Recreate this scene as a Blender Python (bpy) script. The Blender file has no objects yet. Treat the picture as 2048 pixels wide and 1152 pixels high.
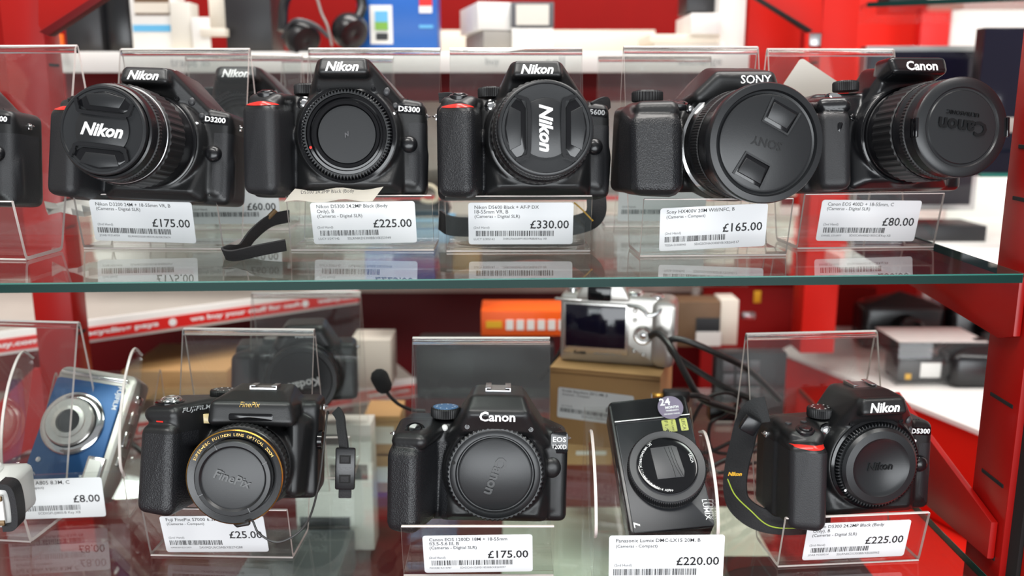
import bpy, bmesh, math, random
from mathutils import Vector, Matrix
from mathutils.bvhtree import BVHTree
random.seed(7)
PI = math.pi
S = 0.001                                   # everything below is modelled in millimetres
C = bpy.context.scene.collection
SC = bpy.context.scene

# ------------------------------------------------------------------ camera, world, lights, exposure
PITCH = math.radians(11.8)
FPX = 1800.0
cd = bpy.data.cameras.new('camera'); cam = bpy.data.objects.new('camera', cd); C.objects.link(cam)
cd.sensor_width = 36.0; cd.lens = 36.0 * FPX / 2048.0
cd.clip_start = 0.01; cd.clip_end = 50
cam.rotation_euler = (PI / 2 - PITCH, 0, 0)
cd.dof.use_dof = True; cd.dof.focus_distance = 0.60; cd.dof.aperture_fstop = 5.0
SC.camera = cam
SC.view_settings.view_transform = 'Standard'; SC.view_settings.look = 'None'
SC.view_settings.gamma = 1.0; SC.view_settings.use_curve_mapping = False
SC.view_settings.exposure = 0.12
SC.cycles.max_bounces = 10; SC.cycles.transparent_max_bounces = 40
SC.cycles.glossy_bounces = 5; SC.cycles.transmission_bounces = 8
SC.cycles.caustics_reflective = False; SC.cycles.caustics_refractive = False
SC.cycles.sample_clamp_indirect = 4.0
try:
    SC.cycles.use_denoising = True
except Exception:
    pass
w = bpy.data.worlds.new('shop_surroundings'); SC.world = w; w.use_nodes = True
w.node_tree.nodes['Background'].inputs[0].default_value = (0.93, 0.96, 1.0, 1)
w.node_tree.nodes['Background'].inputs[1].default_value = 0.34

def area(name, loc, target, sx, sy, power, col=(1, 1, 1)):
    d = bpy.data.lights.new(name, 'AREA'); d.shape = 'RECTANGLE'; d.size = sx; d.size_y = sy
    d.energy = power; d.color = col
    o = bpy.data.objects.new(name, d); C.objects.link(o); o.location = loc
    o.rotation_euler = (Vector(target) - Vector(loc)).to_track_quat('-Z', 'Y').to_euler()
    return o
area('ceiling_light_front', (-0.5, -0.35, 1.5), (0, 0.7, -0.2), 1.3, 0.25, 26, (1, 0.98, 0.94))
area('ceiling_light_right', (0.9, 0.1, 1.5), (0.2, 0.8, -0.2), 0.25, 1.0, 17, (1, 0.97, 0.93))
area('ceiling_light_inside', (0.1, 0.98, 1.7), (0.1, 1.3, -0.2), 1.6, 0.4, 38, (1, 0.96, 0.92))
area('street_window', (0.1, -1.5, -0.32), (0, 0.7, -0.2), 2.6, 0.8, 46, (0.93, 0.97, 1.0))

CP, SP = math.cos(PITCH), math.sin(PITCH)
def ray(px, py):
    u = (px - 1024.0) / FPX; v = (py - 576.0) / FPX
    return Vector((u, CP - v * SP, -SP - v * CP))
def at_y(px, py, Y):
    """point (mm) seen at a pixel of the photograph, at world depth Y (mm)"""
    r = ray(px, py); return r * (Y / r.y)
def at_t(px, py, t): return ray(px, py) * t
def at_z(px, py, Z):
    r = ray(px, py); return r * (Z / r.z)

# ------------------------------------------------------------------ materials
M = {}
def srgb(r, g, b):
    f = lambda c: ((c / 255) / 12.92 if c <= 10 else (((c / 255) + 0.055) / 1.055) ** 2.4)
    return (f(r), f(g), f(b), 1)
def mat(name, col, rough=0.5, metal=0.0, bump=0.0, scale=400, coat=0.0, spec=0.5, var=0.0, kind='noise', emit=None, dist=0.0004):
    m = bpy.data.materials.new(name); m.use_nodes = True; nt = m.node_tree; b = nt.nodes['Principled BSDF']
    b.inputs['Base Color'].default_value = col; b.inputs['Roughness'].default_value = rough
    b.inputs['Metallic'].default_value = metal; b.inputs['Coat Weight'].default_value = coat
    b.inputs['Specular IOR Level'].default_value = spec
    tc = nt.nodes.new('ShaderNodeTexCoord')
    if bump:
        if kind == 'noise':
            n = nt.nodes.new('ShaderNodeTexNoise'); n.inputs['Scale'].default_value = scale; n.inputs['Detail'].default_value = 3
            out = n.outputs[0]
        else:
            n = nt.nodes.new('ShaderNodeTexVoronoi'); n.inputs['Scale'].default_value = scale; n.feature = 'SMOOTH_F1'
            out = n.outputs['Distance']
        bp = nt.nodes.new('ShaderNodeBump'); bp.inputs['Strength'].default_value = bump; bp.inputs['Distance'].default_value = dist
        nt.links.new(tc.outputs['Object'], n.inputs['Vector'])
        nt.links.new(out, bp.inputs['Height']); nt.links.new(bp.outputs[0], b.inputs['Normal'])
    if var:
        n2 = nt.nodes.new('ShaderNodeTexNoise'); n2.inputs['Scale'].default_value = 25; n2.inputs['Detail'].default_value = 5
        nt.links.new(tc.outputs['Object'], n2.inputs['Vector'])
        mx = nt.nodes.new('ShaderNodeMix'); mx.data_type = 'RGBA'
        mx.inputs[6].default_value = tuple(c * (1 - var) for c in col[:3]) + (1,)
        mx.inputs[7].default_value = tuple(min(1, c * (1 + var)) for c in col[:3]) + (1,)
        nt.links.new(n2.outputs[0], mx.inputs[0]); nt.links.new(mx.outputs[2], b.inputs['Base Color'])
    if emit:
        b.inputs['Emission Color'].default_value = col; b.inputs['Emission Strength'].default_value = emit
    M[name] = m; return m
def clear(name, tint, ior=1.5, rough=0.0, haze=0.0, hazecol=(0.9, 0.9, 0.9, 1), dust=0.0):
    """a clear sheet: what is behind shows through, the surface mirrors by Fresnel, a little dust or edge scatter"""
    m = bpy.data.materials.new(name); m.use_nodes = True; nt = m.node_tree
    nt.nodes.remove(nt.nodes['Principled BSDF']); out = nt.nodes['Material Output']
    tr = nt.nodes.new('ShaderNodeBsdfTransparent'); tr.inputs[0].default_value = tint
    gl = nt.nodes.new('ShaderNodeBsdfGlossy'); gl.inputs['Roughness'].default_value = rough; gl.inputs['Color'].default_value = (1, 1, 1, 1)
    geo = nt.nodes.new('ShaderNodeNewGeometry')
    mi = nt.nodes.new('ShaderNodeMix'); mi.inputs[2].default_value = ior; mi.inputs[3].default_value = 1 / ior
    nt.links.new(geo.outputs['Backfacing'], mi.inputs[0])
    fr = nt.nodes.new('ShaderNodeFresnel'); nt.links.new(mi.outputs[0], fr.inputs[0])
    a = nt.nodes.new('ShaderNodeMixShader'); nt.links.new(fr.outputs[0], a.inputs[0])
    base = tr.outputs[0]
    if haze or dust:
        df = nt.nodes.new('ShaderNodeBsdfDiffuse'); df.inputs[0].default_value = hazecol
        h = nt.nodes.new('ShaderNodeMixShader'); h.inputs[0].default_value = haze
        if dust:
            tc = nt.nodes.new('ShaderNodeTexCoord'); n = nt.nodes.new('ShaderNodeTexNoise')
            n.inputs['Scale'].default_value = 260; n.inputs['Detail'].default_value = 4
            nt.links.new(tc.outputs['Object'], n.inputs['Vector'])
            n3 = nt.nodes.new('ShaderNodeTexNoise'); n3.inputs['Scale'].default_value = 18; nt.links.new(tc.outputs['Object'], n3.inputs['Vector'])
            mul = nt.nodes.new('ShaderNodeMath'); mul.operation = 'MULTIPLY'; nt.links.new(n.outputs[0], mul.inputs[0]); nt.links.new(n3.outputs[0], mul.inputs[1])
            mr = nt.nodes.new('ShaderNodeMapRange'); mr.inputs[1].default_value = 0.3; mr.inputs[2].default_value = 0.5
            mr.inputs[3].default_value = haze; mr.inputs[4].default_value = haze + dust
            nt.links.new(mul.outputs[0], mr.inputs[0]); nt.links.new(mr.outputs[0], h.inputs[0])
        nt.links.new(base, h.inputs[1]); nt.links.new(df.outputs[0], h.inputs[2]); base = h.outputs[0]
    nt.links.new(base, a.inputs[1]); nt.links.new(gl.outputs[0], a.inputs[2]); nt.links.new(a.outputs[0], out.inputs[0])
    M[name] = m; return m

mat('black_plastic', (0.0075, 0.0078, 0.0085, 1), 0.38, bump=0.12, scale=1500, spec=0.5)
mat('satin_black', (0.007, 0.0072, 0.0085, 1), 0.27, bump=0.05, scale=900)
mat('gloss_black', (0.004, 0.004, 0.005, 1), 0.1)
mat('cap_black', (0.011, 0.012, 0.0135, 1), 0.33, bump=0.06, scale=1800)
mat('leather_black', (0.009, 0.0095, 0.0115, 1), 0.42, bump=0.7, scale=1250, kind='voronoi', dist=0.0004)
mat('rubber_black', (0.0105, 0.011, 0.013, 1), 0.5, bump=0.35, scale=1300, dist=0.0004)
mat('ring_rubber', (0.008, 0.008, 0.009, 1), 0.5)
mat('plate_black', (0.022, 0.024, 0.028, 1), 0.35, metal=0.3)
mat('charcoal', (0.045, 0.046, 0.05, 1), 0.4)
mat('white_ink', (0.86, 0.86, 0.86, 1), 0.45)
mat('grey_ink', (0.32, 0.33, 0.34, 1), 0.45)
mat('dim_ink', (0.07, 0.07, 0.075, 1), 0.35)
mat('emboss_shade', (0.003, 0.003, 0.0035, 1), 0.22)  # darker than the caps: stands in for the shaded edges of raised letters
mat('gold_ink', srgb(196, 160, 90), 0.35, metal=0.5)
mat('gold_ring', srgb(200, 150, 70), 0.25, metal=0.9)
mat('print_black', (0.012, 0.012, 0.014, 1), 0.6)
mat('label_paper', (0.80, 0.82, 0.83, 1), 0.5, var=0.02)
mat('old_paper', (0.72, 0.69, 0.62, 1), 0.6, var=0.06)
mat('red_accent', srgb(205, 40, 30), 0.3)
mat('chrome', (0.75, 0.75, 0.75, 1), 0.12, metal=1.0)
mat('steel', (0.55, 0.55, 0.56, 1), 0.32, metal=1.0)
mat('silver_paint', (0.50, 0.48, 0.45, 1), 0.33, metal=0.75, bump=0.05, scale=2500)
mat('silver_button', (0.62, 0.60, 0.57, 1), 0.25, metal=0.85)
mat('blue_metal', srgb(30, 74, 122), 0.3, metal=0.4, bump=0.05, scale=2500)
mat('blue_badge', srgb(60, 110, 160), 0.35)
mat('lens_glass', (0.003, 0.003, 0.006, 1), 0.05, coat=0.6)
mat('screen_dark', (0.006, 0.005, 0.014, 1), 0.08)
mat('white_plastic', (0.70, 0.70, 0.68, 1), 0.4)
mat('tan_trim', srgb(120, 96, 66), 0.4, metal=0.3)
mat('red_frame', srgb(156, 15, 11), 0.32, spec=0.35, var=0.08)
mat('red_bright', srgb(204, 28, 16), 0.45, spec=0.25, var=0.05)
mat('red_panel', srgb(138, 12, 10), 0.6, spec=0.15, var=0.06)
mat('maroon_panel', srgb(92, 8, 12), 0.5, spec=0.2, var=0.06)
mat('slot_black', (0.004, 0.004, 0.004, 1), 0.8)
mat('cream_board', srgb(226, 218, 204), 0.5, var=0.04)
mat('white_board', srgb(232, 230, 226), 0.45, var=0.03)
mat('grey_board', srgb(150, 146, 140), 0.5, var=0.06)
mat('grey_paper', srgb(176, 170, 162), 0.5, var=0.08)
mat('pure_red', srgb(216, 30, 26), 0.45)
mat('orange_box', srgb(236, 92, 22), 0.4)
mat('orange_rim', srgb(245, 110, 20), 0.4)
mat('blue_box', srgb(26, 92, 176), 0.35)
mat('sky_blue', srgb(96, 176, 220), 0.4)
mat('green_print', srgb(120, 170, 60), 0.4)
mat('kraft', srgb(176, 136, 88), 0.7, bump=0.15, scale=300, var=0.08)
mat('kraft_dark', srgb(140, 104, 64), 0.7, bump=0.15, scale=300, var=0.08)
mat('dark_grey', srgb(34, 34, 37), 0.4)
mat('mid_grey', srgb(92, 92, 96), 0.4)
mat('webbing', (0.015, 0.015, 0.0165, 1), 0.75, bump=0.7, scale=900, dist=0.0005)
mat('cable_black', (0.016, 0.015, 0.015, 1), 0.38)
mat('foam', (0.014, 0.014, 0.015, 1), 0.95, bump=0.9, scale=1200, dist=0.0006)
mat('yellow', srgb(224, 170, 30), 0.6)
mat('lime', srgb(168, 190, 60), 0.5)
mat('sticker_yellow', srgb(196, 200, 110), 0.45)
mat('sticker_purple', srgb(120, 110, 130), 0.4, var=0.3)
mat('beige_cord', srgb(196, 184, 160), 0.6)
mat('photo_brown', srgb(110, 84, 60), 0.5, var=0.3)
mat('amber', srgb(210, 190, 140), 0.2)
clear('acrylic', (0.975, 0.985, 0.98, 1), 1.49, dust=0.016, haze=0.002)
clear('acrylic_edge', (0.75, 0.72, 0.70, 1), 1.49, rough=0.12, haze=0.75, hazecol=(0.92, 0.84, 0.80, 1))
m = mat('acrylic_rod', (0.97, 0.98, 0.98, 1), 0.03); m.node_tree.nodes['Principled BSDF'].inputs['Transmission Weight'].default_value = 1.0
m.node_tree.nodes['Principled BSDF'].inputs['IOR'].default_value = 1.49
clear('blister', (0.97, 0.98, 0.98, 1), 1.45, haze=0.03)
clear('shelf_glass', (0.90, 0.955, 0.935, 1), 1.5, haze=0.004, dust=0.03)
mat('glass_edge', (0.0012, 0.024, 0.02, 1), 0.3, spec=0.12)
mat('glass_edge_light', (0.02, 0.15, 0.12, 1), 0.2, spec=0.3)

# ------------------------------------------------------------------ mesh helpers
def ico():
    b = bmesh.new(); bmesh.ops.create_icosphere(b, subdivisions=2, radius=1.0)
    v = [tuple(x.co) for x in b.verts]; b.free(); return v
ICO = ico()
def hull(bm, pts):
    vs = []
    for p in pts:
        x, y, z, r = p
        if r <= 0: vs.append(bm.verts.new((x, y, z)))
        else: vs += [bm.verts.new((x + a * r, y + b * r, z + c * r)) for a, b, c in ICO]
    g = bmesh.ops.convex_hull(bm, input=vs, use_existing_faces=False)
    dead = {e for e in g['geom_interior'] + g['geom_unused'] if isinstance(e, bmesh.types.BMVert)}
    if dead: bmesh.ops.delete(bm, geom=list(dead), context='VERTS')
def box(bm, c, s, bev=0.0, rot=None, seg=2):
    g = bmesh.ops.create_cube(bm, size=1.0)['verts']
    mt = Matrix.Translation(c) @ (rot.to_4x4() if rot else Matrix()) @ Matrix.Diagonal((s[0], s[1], s[2], 1))
    bmesh.ops.transform(bm, matrix=mt, verts=g)
    if bev:
        es = list({e for v in g for e in v.link_edges})
        bmesh.ops.bevel(bm, geom=es, offset=bev, segments=seg, affect='EDGES', profile=0.5)
def lathe(bm, prof, seg=96, c=(0, 0), mod=None, axis='y', cap=True):
    """profile of (radius, depth) turned about an axis; mod(i, j) scales a radius"""
    rings = []
    for i, (r, y) in enumerate(prof):
        ring = []
        for j in range(seg):
            a = 2 * PI * j / seg; rr = r * (mod(i, j) if mod else 1)
            p = (c[0] + rr * math.cos(a), y, c[1] + rr * math.sin(a)) if axis == 'y' else (c[0] + rr * math.cos(a), c[1] + rr * math.sin(a), y)
            ring.append(bm.verts.new(p))
        rings.append(ring)
    for i in range(len(rings) - 1):
        A, B = rings[i], rings[i + 1]
        for j in range(seg):
            k = (j + 1) % seg; bm.faces.new((A[j], A[k], B[k], B[j]))
    if cap:
        bm.faces.new(rings[0]); bm.faces.new(rings[-1][::-1])
def prism(bm, poly, y0, y1, bev=0.0, plane='xz'):
    def P(a, b, y): return (a, y, b) if plane == 'xz' else ((y, a, b) if plane == 'yz' else (a, b, y))
    A = [bm.verts.new(P(a, b, y0)) for a, b in poly]; B = [bm.verts.new(P(a, b, y1)) for a, b in poly]
    fs = [bm.faces.new(A), bm.faces.new(B[::-1])]; n = len(poly)
    for i in range(n):
        k = (i + 1) % n; fs.append(bm.faces.new((A[k], A[i], B[i], B[k])))
    bmesh.ops.recalc_face_normals(bm, faces=fs)
    if bev:
        es = list({e for f in fs[:2] for e in f.edges})
        bmesh.ops.bevel(bm, geom=es, offset=bev, segments=2, affect='EDGES', profile=0.5)
def rrect(cx, cy, w_, h_, r, n=4, rot=0.0):
    out = []
    for sx, sy, a0 in ((1, 1, 0), (-1, 1, 90), (-1, -1, 180), (1, -1, 270)):
        for k in range(n + 1):
            a = math.radians(a0 + 90 * k / n); out.append((sx * (w_ / 2 - r) + r * math.cos(a), sy * (h_ / 2 - r) + r * math.sin(a)))
    c, s = math.cos(rot), math.sin(rot)
    return [(cx + x * c - y * s, cy + x * s + y * c) for x, y in out]
def circ(cx, cy, r, a0=0, a1=360, n=32):
    return [(cx + r * math.cos(math.radians(a0 + (a1 - a0) * k / n)), cy + r * math.sin(math.radians(a0 + (a1 - a0) * k / n))) for k in range(n + (0 if a1 - a0 == 360 else 1))]
def spline(pts, n=8):
    P = [Vector(p) for p in pts]; P = [2 * P[0] - P[1]] + P + [2 * P[-1] - P[-2]]; out = []
    for i in range(1, len(P) - 2):
        for k in range(n):
            t = k / n; a, b, c, d = P[i - 1:i + 3]
            out.append(0.5 * ((2 * b) + (c - a) * t + (2 * a - 5 * b + 4 * c - d) * t * t + (3 * b - a - 3 * c + d) * t ** 3))
    out.append(P[-2]); return out
def tube(bm, pts, r, seg=10, n=8, section=None, up=(0, 0, 1)):
    """sweep a circle (or a flat section) along a smooth path"""
    path = spline(pts, n) if n else [Vector(p) for p in pts]; rings = []; nrm = Vector(up)
    sec = section or [(r * math.cos(2 * PI * k / seg), r * math.sin(2 * PI * k / seg)) for k in range(seg)]
    for i, p in enumerate(path):
        t = (path[min(i + 1, len(path) - 1)] - path[max(i - 1, 0)]).normalized()
        nrm = (nrm - t * nrm.dot(t)); nrm = nrm.normalized() if nrm.length > 1e-6 else Vector((1, 0, 0)); bn = t.cross(nrm)
        rings.append([bm.verts.new(p + nrm * a + bn * b) for a, b in sec])
    for A, B in zip(rings, rings[1:]):
        for j in range(len(sec)):
            k = (j + 1) % len(sec); bm.faces.new((A[j], A[k], B[k], B[j]))
    bm.faces.new(rings[0][::-1]); bm.faces.new(rings[-1])
def band(wd, th): return [(-wd / 2, -th / 2), (wd / 2, -th / 2), (wd / 2, th / 2), (-wd / 2, th / 2)]

_tc = {}
def text_mesh(s, width=None, height=None, bold=0.0, shear=0.0, res=2, space=1.0):
    key = (s, bold, shear, res, space)
    if key not in _tc:
        c = bpy.data.curves.new('t', 'FONT'); c.body = s; c.size = 1.0; c.offset = bold; c.shear = shear
        c.resolution_u = res; c.space_character = space; c.fill_mode = 'FRONT'
        o = bpy.data.objects.new('t', c); C.objects.link(o)
        me = bpy.data.meshes.new_from_object(o.evaluated_get(bpy.context.evaluated_depsgraph_get()))
        bpy.data.objects.remove(o); bpy.data.curves.remove(c)
        v = [tuple(x.co)[:2] for x in me.vertices]; f = [tuple(p.vertices) for p in me.polygons]; bpy.data.meshes.remove(me)
        _tc[key] = (v, f)
    v, f = _tc[key]
    xs = [p[0] for p in v]; ys = [p[1] for p in v]; x0, x1, y0, y1 = min(xs), max(xs), min(ys), max(ys)
    k = width / (x1 - x0) if width else 1.0
    ky = height / (y1 - y0) if height else k
    if not width: k = ky
    return [((x - (x0 + x1) / 2) * k, (y - (y0 + y1) / 2) * ky) for x, y in v], f, (x1 - x0) * k, (y1 - y0) * ky
def text(bm, s, cx, cz, width=None, height=None, rot=0.0, y=0.0, surf=None, off=0.25, flip=False, align='c', **kw):
    """flat lettering facing -y, laid on a surface when surf(x, z) -> y is given"""
    if not s.strip(): return 0, 0
    v, f, wd, ht = text_mesh(s, width, height, **kw)
    dx = wd / 2 if align == 'l' else (-wd / 2 if align == 'r' else 0)
    c, sn = math.cos(rot), math.sin(rot); vs = []
    for x, z in v:
        x += dx; X, Z = cx + x * c - z * sn, cz + x * sn + z * c
        yy = surf(X, Z) - off if surf else y
        vs.append(bm.verts.new((X, yy, Z)))
    for q in f:
        try: bm.faces.new([vs[i] for i in q])
        except ValueError: pass
    return wd, ht
def arc_text(bm, s, cx, cz, r, a_start, a_end, h, y, inward=True, **kw):
    n = len(s)
    for i, ch in enumerate(s):
        if ch == ' ': continue
        a = math.radians(a_start + (a_end - a_start) * (i + 0.5) / n)
        hh = h * (0.35 if ch in '.-' else 1.0)
        text(bm, ch, cx + r * math.cos(a), cz + r * math.sin(a), height=hh, rot=a - PI / 2 if inward else a + PI / 2, y=y, **kw)

def link(name, me, m, parent=None, mtx=None):
    o = bpy.data.objects.new(name, me); C.objects.link(o)
    if m: me.materials.clear(); me.materials.append(M[m] if isinstance(m, str) else m)
    if parent: o.parent = parent
    if mtx is not None: o.matrix_basis = mtx
    return o
def obj(name, bm, m, parent=None, smooth=35, label=None, tf=None, mtx=None):
    if tf is not None: bmesh.ops.transform(bm, matrix=tf, verts=bm.verts)
    bmesh.ops.scale(bm, vec=(S, S, S), verts=bm.verts)
    me = bpy.data.meshes.new(name); bm.to_mesh(me); bm.free()
    if smooth:
        me.polygons.foreach_set('use_smooth', [True] * len(me.polygons)); me.set_sharp_from_angle(angle=math.radians(smooth))
    o = link(name, me, m, parent, mtx)
    if label: o['label'] = label
    return o
def make(name, m, parent, fn, **kw):
    bm = bmesh.new(); fn(bm); return obj(name, bm, m, parent, **kw)
def vox(name, m, parent, fn, voxel=1.1, it=5, label=None, tf=None):
    """hulls and turned solids fused into one moulded shell"""
    bm = bmesh.new(); fn(bm)
    if tf is not None: bmesh.ops.transform(bm, matrix=tf, verts=bm.verts)
    bmesh.ops.recalc_face_normals(bm, faces=bm.faces)
    bmesh.ops.scale(bm, vec=(S, S, S), verts=bm.verts)
    me = bpy.data.meshes.new(name); bm.to_mesh(me); bm.free()
    o = bpy.data.objects.new('tmp', me); C.objects.link(o)
    r = o.modifiers.new('r', 'REMESH'); r.mode = 'VOXEL'; r.voxel_size = voxel * S
    sm = o.modifiers.new('s', 'SMOOTH'); sm.factor = 0.5; sm.iterations = it
    m2 = bpy.data.meshes.new_from_object(o.evaluated_get(bpy.context.evaluated_depsgraph_get()))
    bpy.data.objects.remove(o); bpy.data.meshes.remove(me); m2.name = name
    m2.polygons.foreach_set('use_smooth', [True] * len(m2.polygons))
    q = link(name, m2, m, parent)
    if label: q['label'] = label
    return q
def split(o, name, m, parent, inside, push=0.0):
    """cut the region where inside(x, y, z, normal) is true out of a shell into a part of its own"""
    src = o.data; bm = bmesh.new(); bm.from_mesh(src); k = 1 / S
    sel = [f for f in bm.faces if inside(*(f.calc_center_median() * k), f.normal)]
    b2 = bm.copy(); idx = {f.index for f in sel}
    bmesh.ops.delete(bm, geom=sel, context='FACES'); bm.to_mesh(src); bm.free()
    b2.faces.ensure_lookup_table()
    bmesh.ops.delete(b2, geom=[f for f in b2.faces if f.index not in idx], context='FACES')
    for v in b2.verts: v.co += v.normal * push * S
    me = bpy.data.meshes.new(name); b2.to_mesh(me); b2.free()
    me.polygons.foreach_set('use_smooth', [True] * len(me.polygons))
    return link(name, me, m, parent)
def surf_of(*objs):
    ts = [BVHTree.FromPolygons([v.co / S for v in o.data.vertices], [tuple(p.vertices) for p in o.data.polygons]) for o in objs]
    def f(x, z, default=0.0):
        best = None
        for t in ts:
            h = t.ray_cast(Vector((x, -300, z)), Vector((0, 1, 0)))[0]
            if h is not None and (best is None or h.y < best): best = h.y
        return default if best is None else best
    return f
def top_of(o):
    t = BVHTree.FromPolygons([v.co / S for v in o.data.vertices], [tuple(p.vertices) for p in o.data.polygons])
    def f(x, y):
        h = t.ray_cast(Vector((x, y, 400)), Vector((0, 0, -1)))[0]; return h.z if h else 0
    return f
def tag(o, label, cat, group=None, kind=None):
    o['label'] = label; o['category'] = cat
    if group: o['group'] = group
    if kind: o['kind'] = kind
    return o
def thing(name, label, cat, group=None):
    o = bpy.data.objects.new(name, None); C.objects.link(o); o.empty_display_size = 0.01
    return tag(o, label, cat, group)
def struct(name, bm, m, label=None, **kw):
    o = obj(name, bm, m, **kw); o['kind'] = 'structure'
    if label: o['label'] = label
    return o
def rot3(yaw=0, lean=0, roll=0):
    """yaw turns the front to the viewer's right, lean tips the front upwards, roll turns clockwise as seen"""
    return Matrix.Rotation(math.radians(yaw), 3, 'Z') @ Matrix.Rotation(math.radians(-lean), 3, 'X') @ Matrix.Rotation(math.radians(roll), 3, 'Y')
def put(root, world, local=(0, 0, 0), yaw=0, lean=0, roll=0, k=1.0):
    """place a thing so that its local point (mm) lands on a world point (mm)"""
    R = rot3(yaw, lean, roll); root.rotation_euler = R.to_euler(); root.scale = (k, k, k)
    root.location = (Vector(world) - R @ (Vector(local) * k)) * S

# ------------------------------------------------------------------ shared camera parts
def patch(bm, xs, ztop, zbot, surf, off, rows=3):
    R = [[bm.verts.new((x, surf(x, zbot(x) + (ztop(x) - zbot(x)) * k / rows) - off, zbot(x) + (ztop(x) - zbot(x)) * k / rows)) for x in xs] for k in range(rows + 1)]
    for a, b in zip(R, R[1:]):
        for i in range(len(xs) - 1): bm.faces.new((a[i], a[i + 1], b[i + 1], b[i]))
def lin(a, b, n): return [a + (b - a) * i / (n - 1) for i in range(n)]
def red_sweep(root, surf, x0, x1, z, h=2.2, tilt=0.0, m='red_accent'):
    def f(bm):
        zt = lambda x: z + tilt * (x - x0) + h * 0.5 * math.sin(PI * min(1, max(0, (x - x0) / (x1 - x0)))) ** 0.6
        zb = lambda x: z + tilt * (x - x0) - h * 0.5 * math.sin(PI * min(1, max(0, (x - x0) / (x1 - x0)))) ** 0.6
        patch(bm, lin(x0, x1, 22), zt, zb, surf, 0.5)
    make('accent_stripe', m, root, f, label='red accent stripe')
def dome(root, name, x, z, r, h, m, surf, squash=1.0, dy=0.0, label=None):
    def f(bm):
        y = surf(x, z) + dy
        lathe(bm, [(0.02 * r, -h), (0.45 * r, -0.95 * h), (0.8 * r, -0.7 * h), (r, -0.2 * h), (r, 2.5)], 28)
        bmesh.ops.scale(bm, vec=(1, 1, squash), verts=bm.verts); bmesh.ops.translate(bm, vec=(x, y, z), verts=bm.verts)
    return make(name, m, root, f, label=label)
def lamp(root, x, z, surf, m='chrome', r=3.2):
    y = surf(x, z)
    make('lamp_bezel', 'gloss_black', root, lambda b: lathe(b, [(r * 1.35, 2), (r * 1.35, -0.5), (r * 1.05, -0.9), (r, -0.4), (r, 2)], 28, c=(x, z), cap=False) or bmesh.ops.translate(b, vec=(0, y, 0), verts=b.verts))
    dome(root, 'focus_lamp', x, z, r, 1.3, m, surf, label='bright round focus lamp')
def screw(root, x, z, surf):
    y = surf(x, z)
    def f(b):
        lathe(b, [(0.3, -0.1), (0.9, -0.1), (1.0, -0.5), (1.7, -0.5), (1.8, 1.0)], 16, c=(x, z)); bmesh.ops.translate(b, vec=(0, y, 0), verts=b.verts)
    make('screw', 'gloss_black', root, f)
def dial(root, x, y, z, r, h, top='satin_black', teeth=44, lab=None):
    d = make('mode_dial', 'ring_rubber', root, lambda b: lathe(b, [(r * .96, 0), (r, .8), (r, h - 1), (r * .93, h)], teeth * 2, c=(x, y), axis='z', mod=lambda i, j: 1 if (i in (0, 3) or j % 2) else 0.955), smooth=25)
    d.location.z = z * S
    t = make('dial_top', top, d, lambda b: lathe(b, [(r * .86, h - .2), (r * .82, h + .35), (0.1, h + .35)], 48, c=(x, y), axis='z'), label=lab)
    def ticks(b):
        for k in range(9):
            a = 2 * PI * k / 9; box(b, (x + .62 * r * math.cos(a), y + .62 * r * math.sin(a), h + .45), (1.3, .9, .1), rot=Matrix.Rotation(a, 3, 'Z'))
    make('dial_marks', 'white_ink', d, ticks, smooth=0)
    return d
def shutter(root, x, y, z, r=5.0, tilt=18, m='satin_black', ring='gloss_black'):
    mt = Matrix.Translation((x * S, y * S, z * S)) @ Matrix.Rotation(math.radians(tilt), 4, 'X')
    a = make('shutter_collar', ring, root, lambda b: lathe(b, [(r * 1.45, -2), (r * 1.45, 1.0), (r * 1.3, 1.8), (r * 1.05, 1.9), (r, .8)], 40, axis='z'), mtx=mt)
    make('shutter_button', m, a, lambda b: lathe(b, [(r * .95, 0), (r * .95, 2.3), (r * .8, 2.9), (.1, 2.6)], 40, axis='z'))
    return a
def shoe(root, x, y, z, w=18, tilt=0):
    mt = Matrix.Translation((x * S, y * S, z * S)) @ Matrix.Rotation(math.radians(tilt), 4, 'X')
    r = make('hot_shoe', 'steel', root, lambda b: (box(b, (0, 0, 0), (w, 16, 1.2)), box(b, (-w / 2 + 2, 0, 1.9), (4, 15, .8), .3), box(b, (w / 2 - 2, 0, 1.9), (4, 15, .8), .3), box(b, (-w / 2 + .4, 0, 1), (.8, 15, 2)), box(b, (w / 2 - .4, 0, 1), (.8, 15, 2))), mtx=mt)
    return r
def lug(root, x, y, z, side=1):
    make('strap_lug', 'chrome', root, lambda b: (box(b, (x - side * .8, y, z), (1.6, 4, 4.5), .5), tube(b, [(x + side * (.2 + 1.6 * math.sin(a)), y + 2.2 * math.cos(a), z + .5) for a in lin(-.4, PI + .4, 8)], .5, 8, 3)))
def embossed(root, s, x, z, width, rot, y, name='embossed_lettering', m='emboss_shade', flip=False, **kw):
    def f(b):
        text(b, s, x, z, width=width, rot=rot, y=y, **kw)
        g = bmesh.ops.extrude_face_region(b, geom=b.faces[:]); bmesh.ops.translate(b, vec=(0, -.55, 0), verts=[v for v in g['geom'] if isinstance(v, bmesh.types.BMVert)])
        bmesh.ops.recalc_face_normals(b, faces=b.faces)
    make(name, m, root, f, smooth=0)

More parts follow.
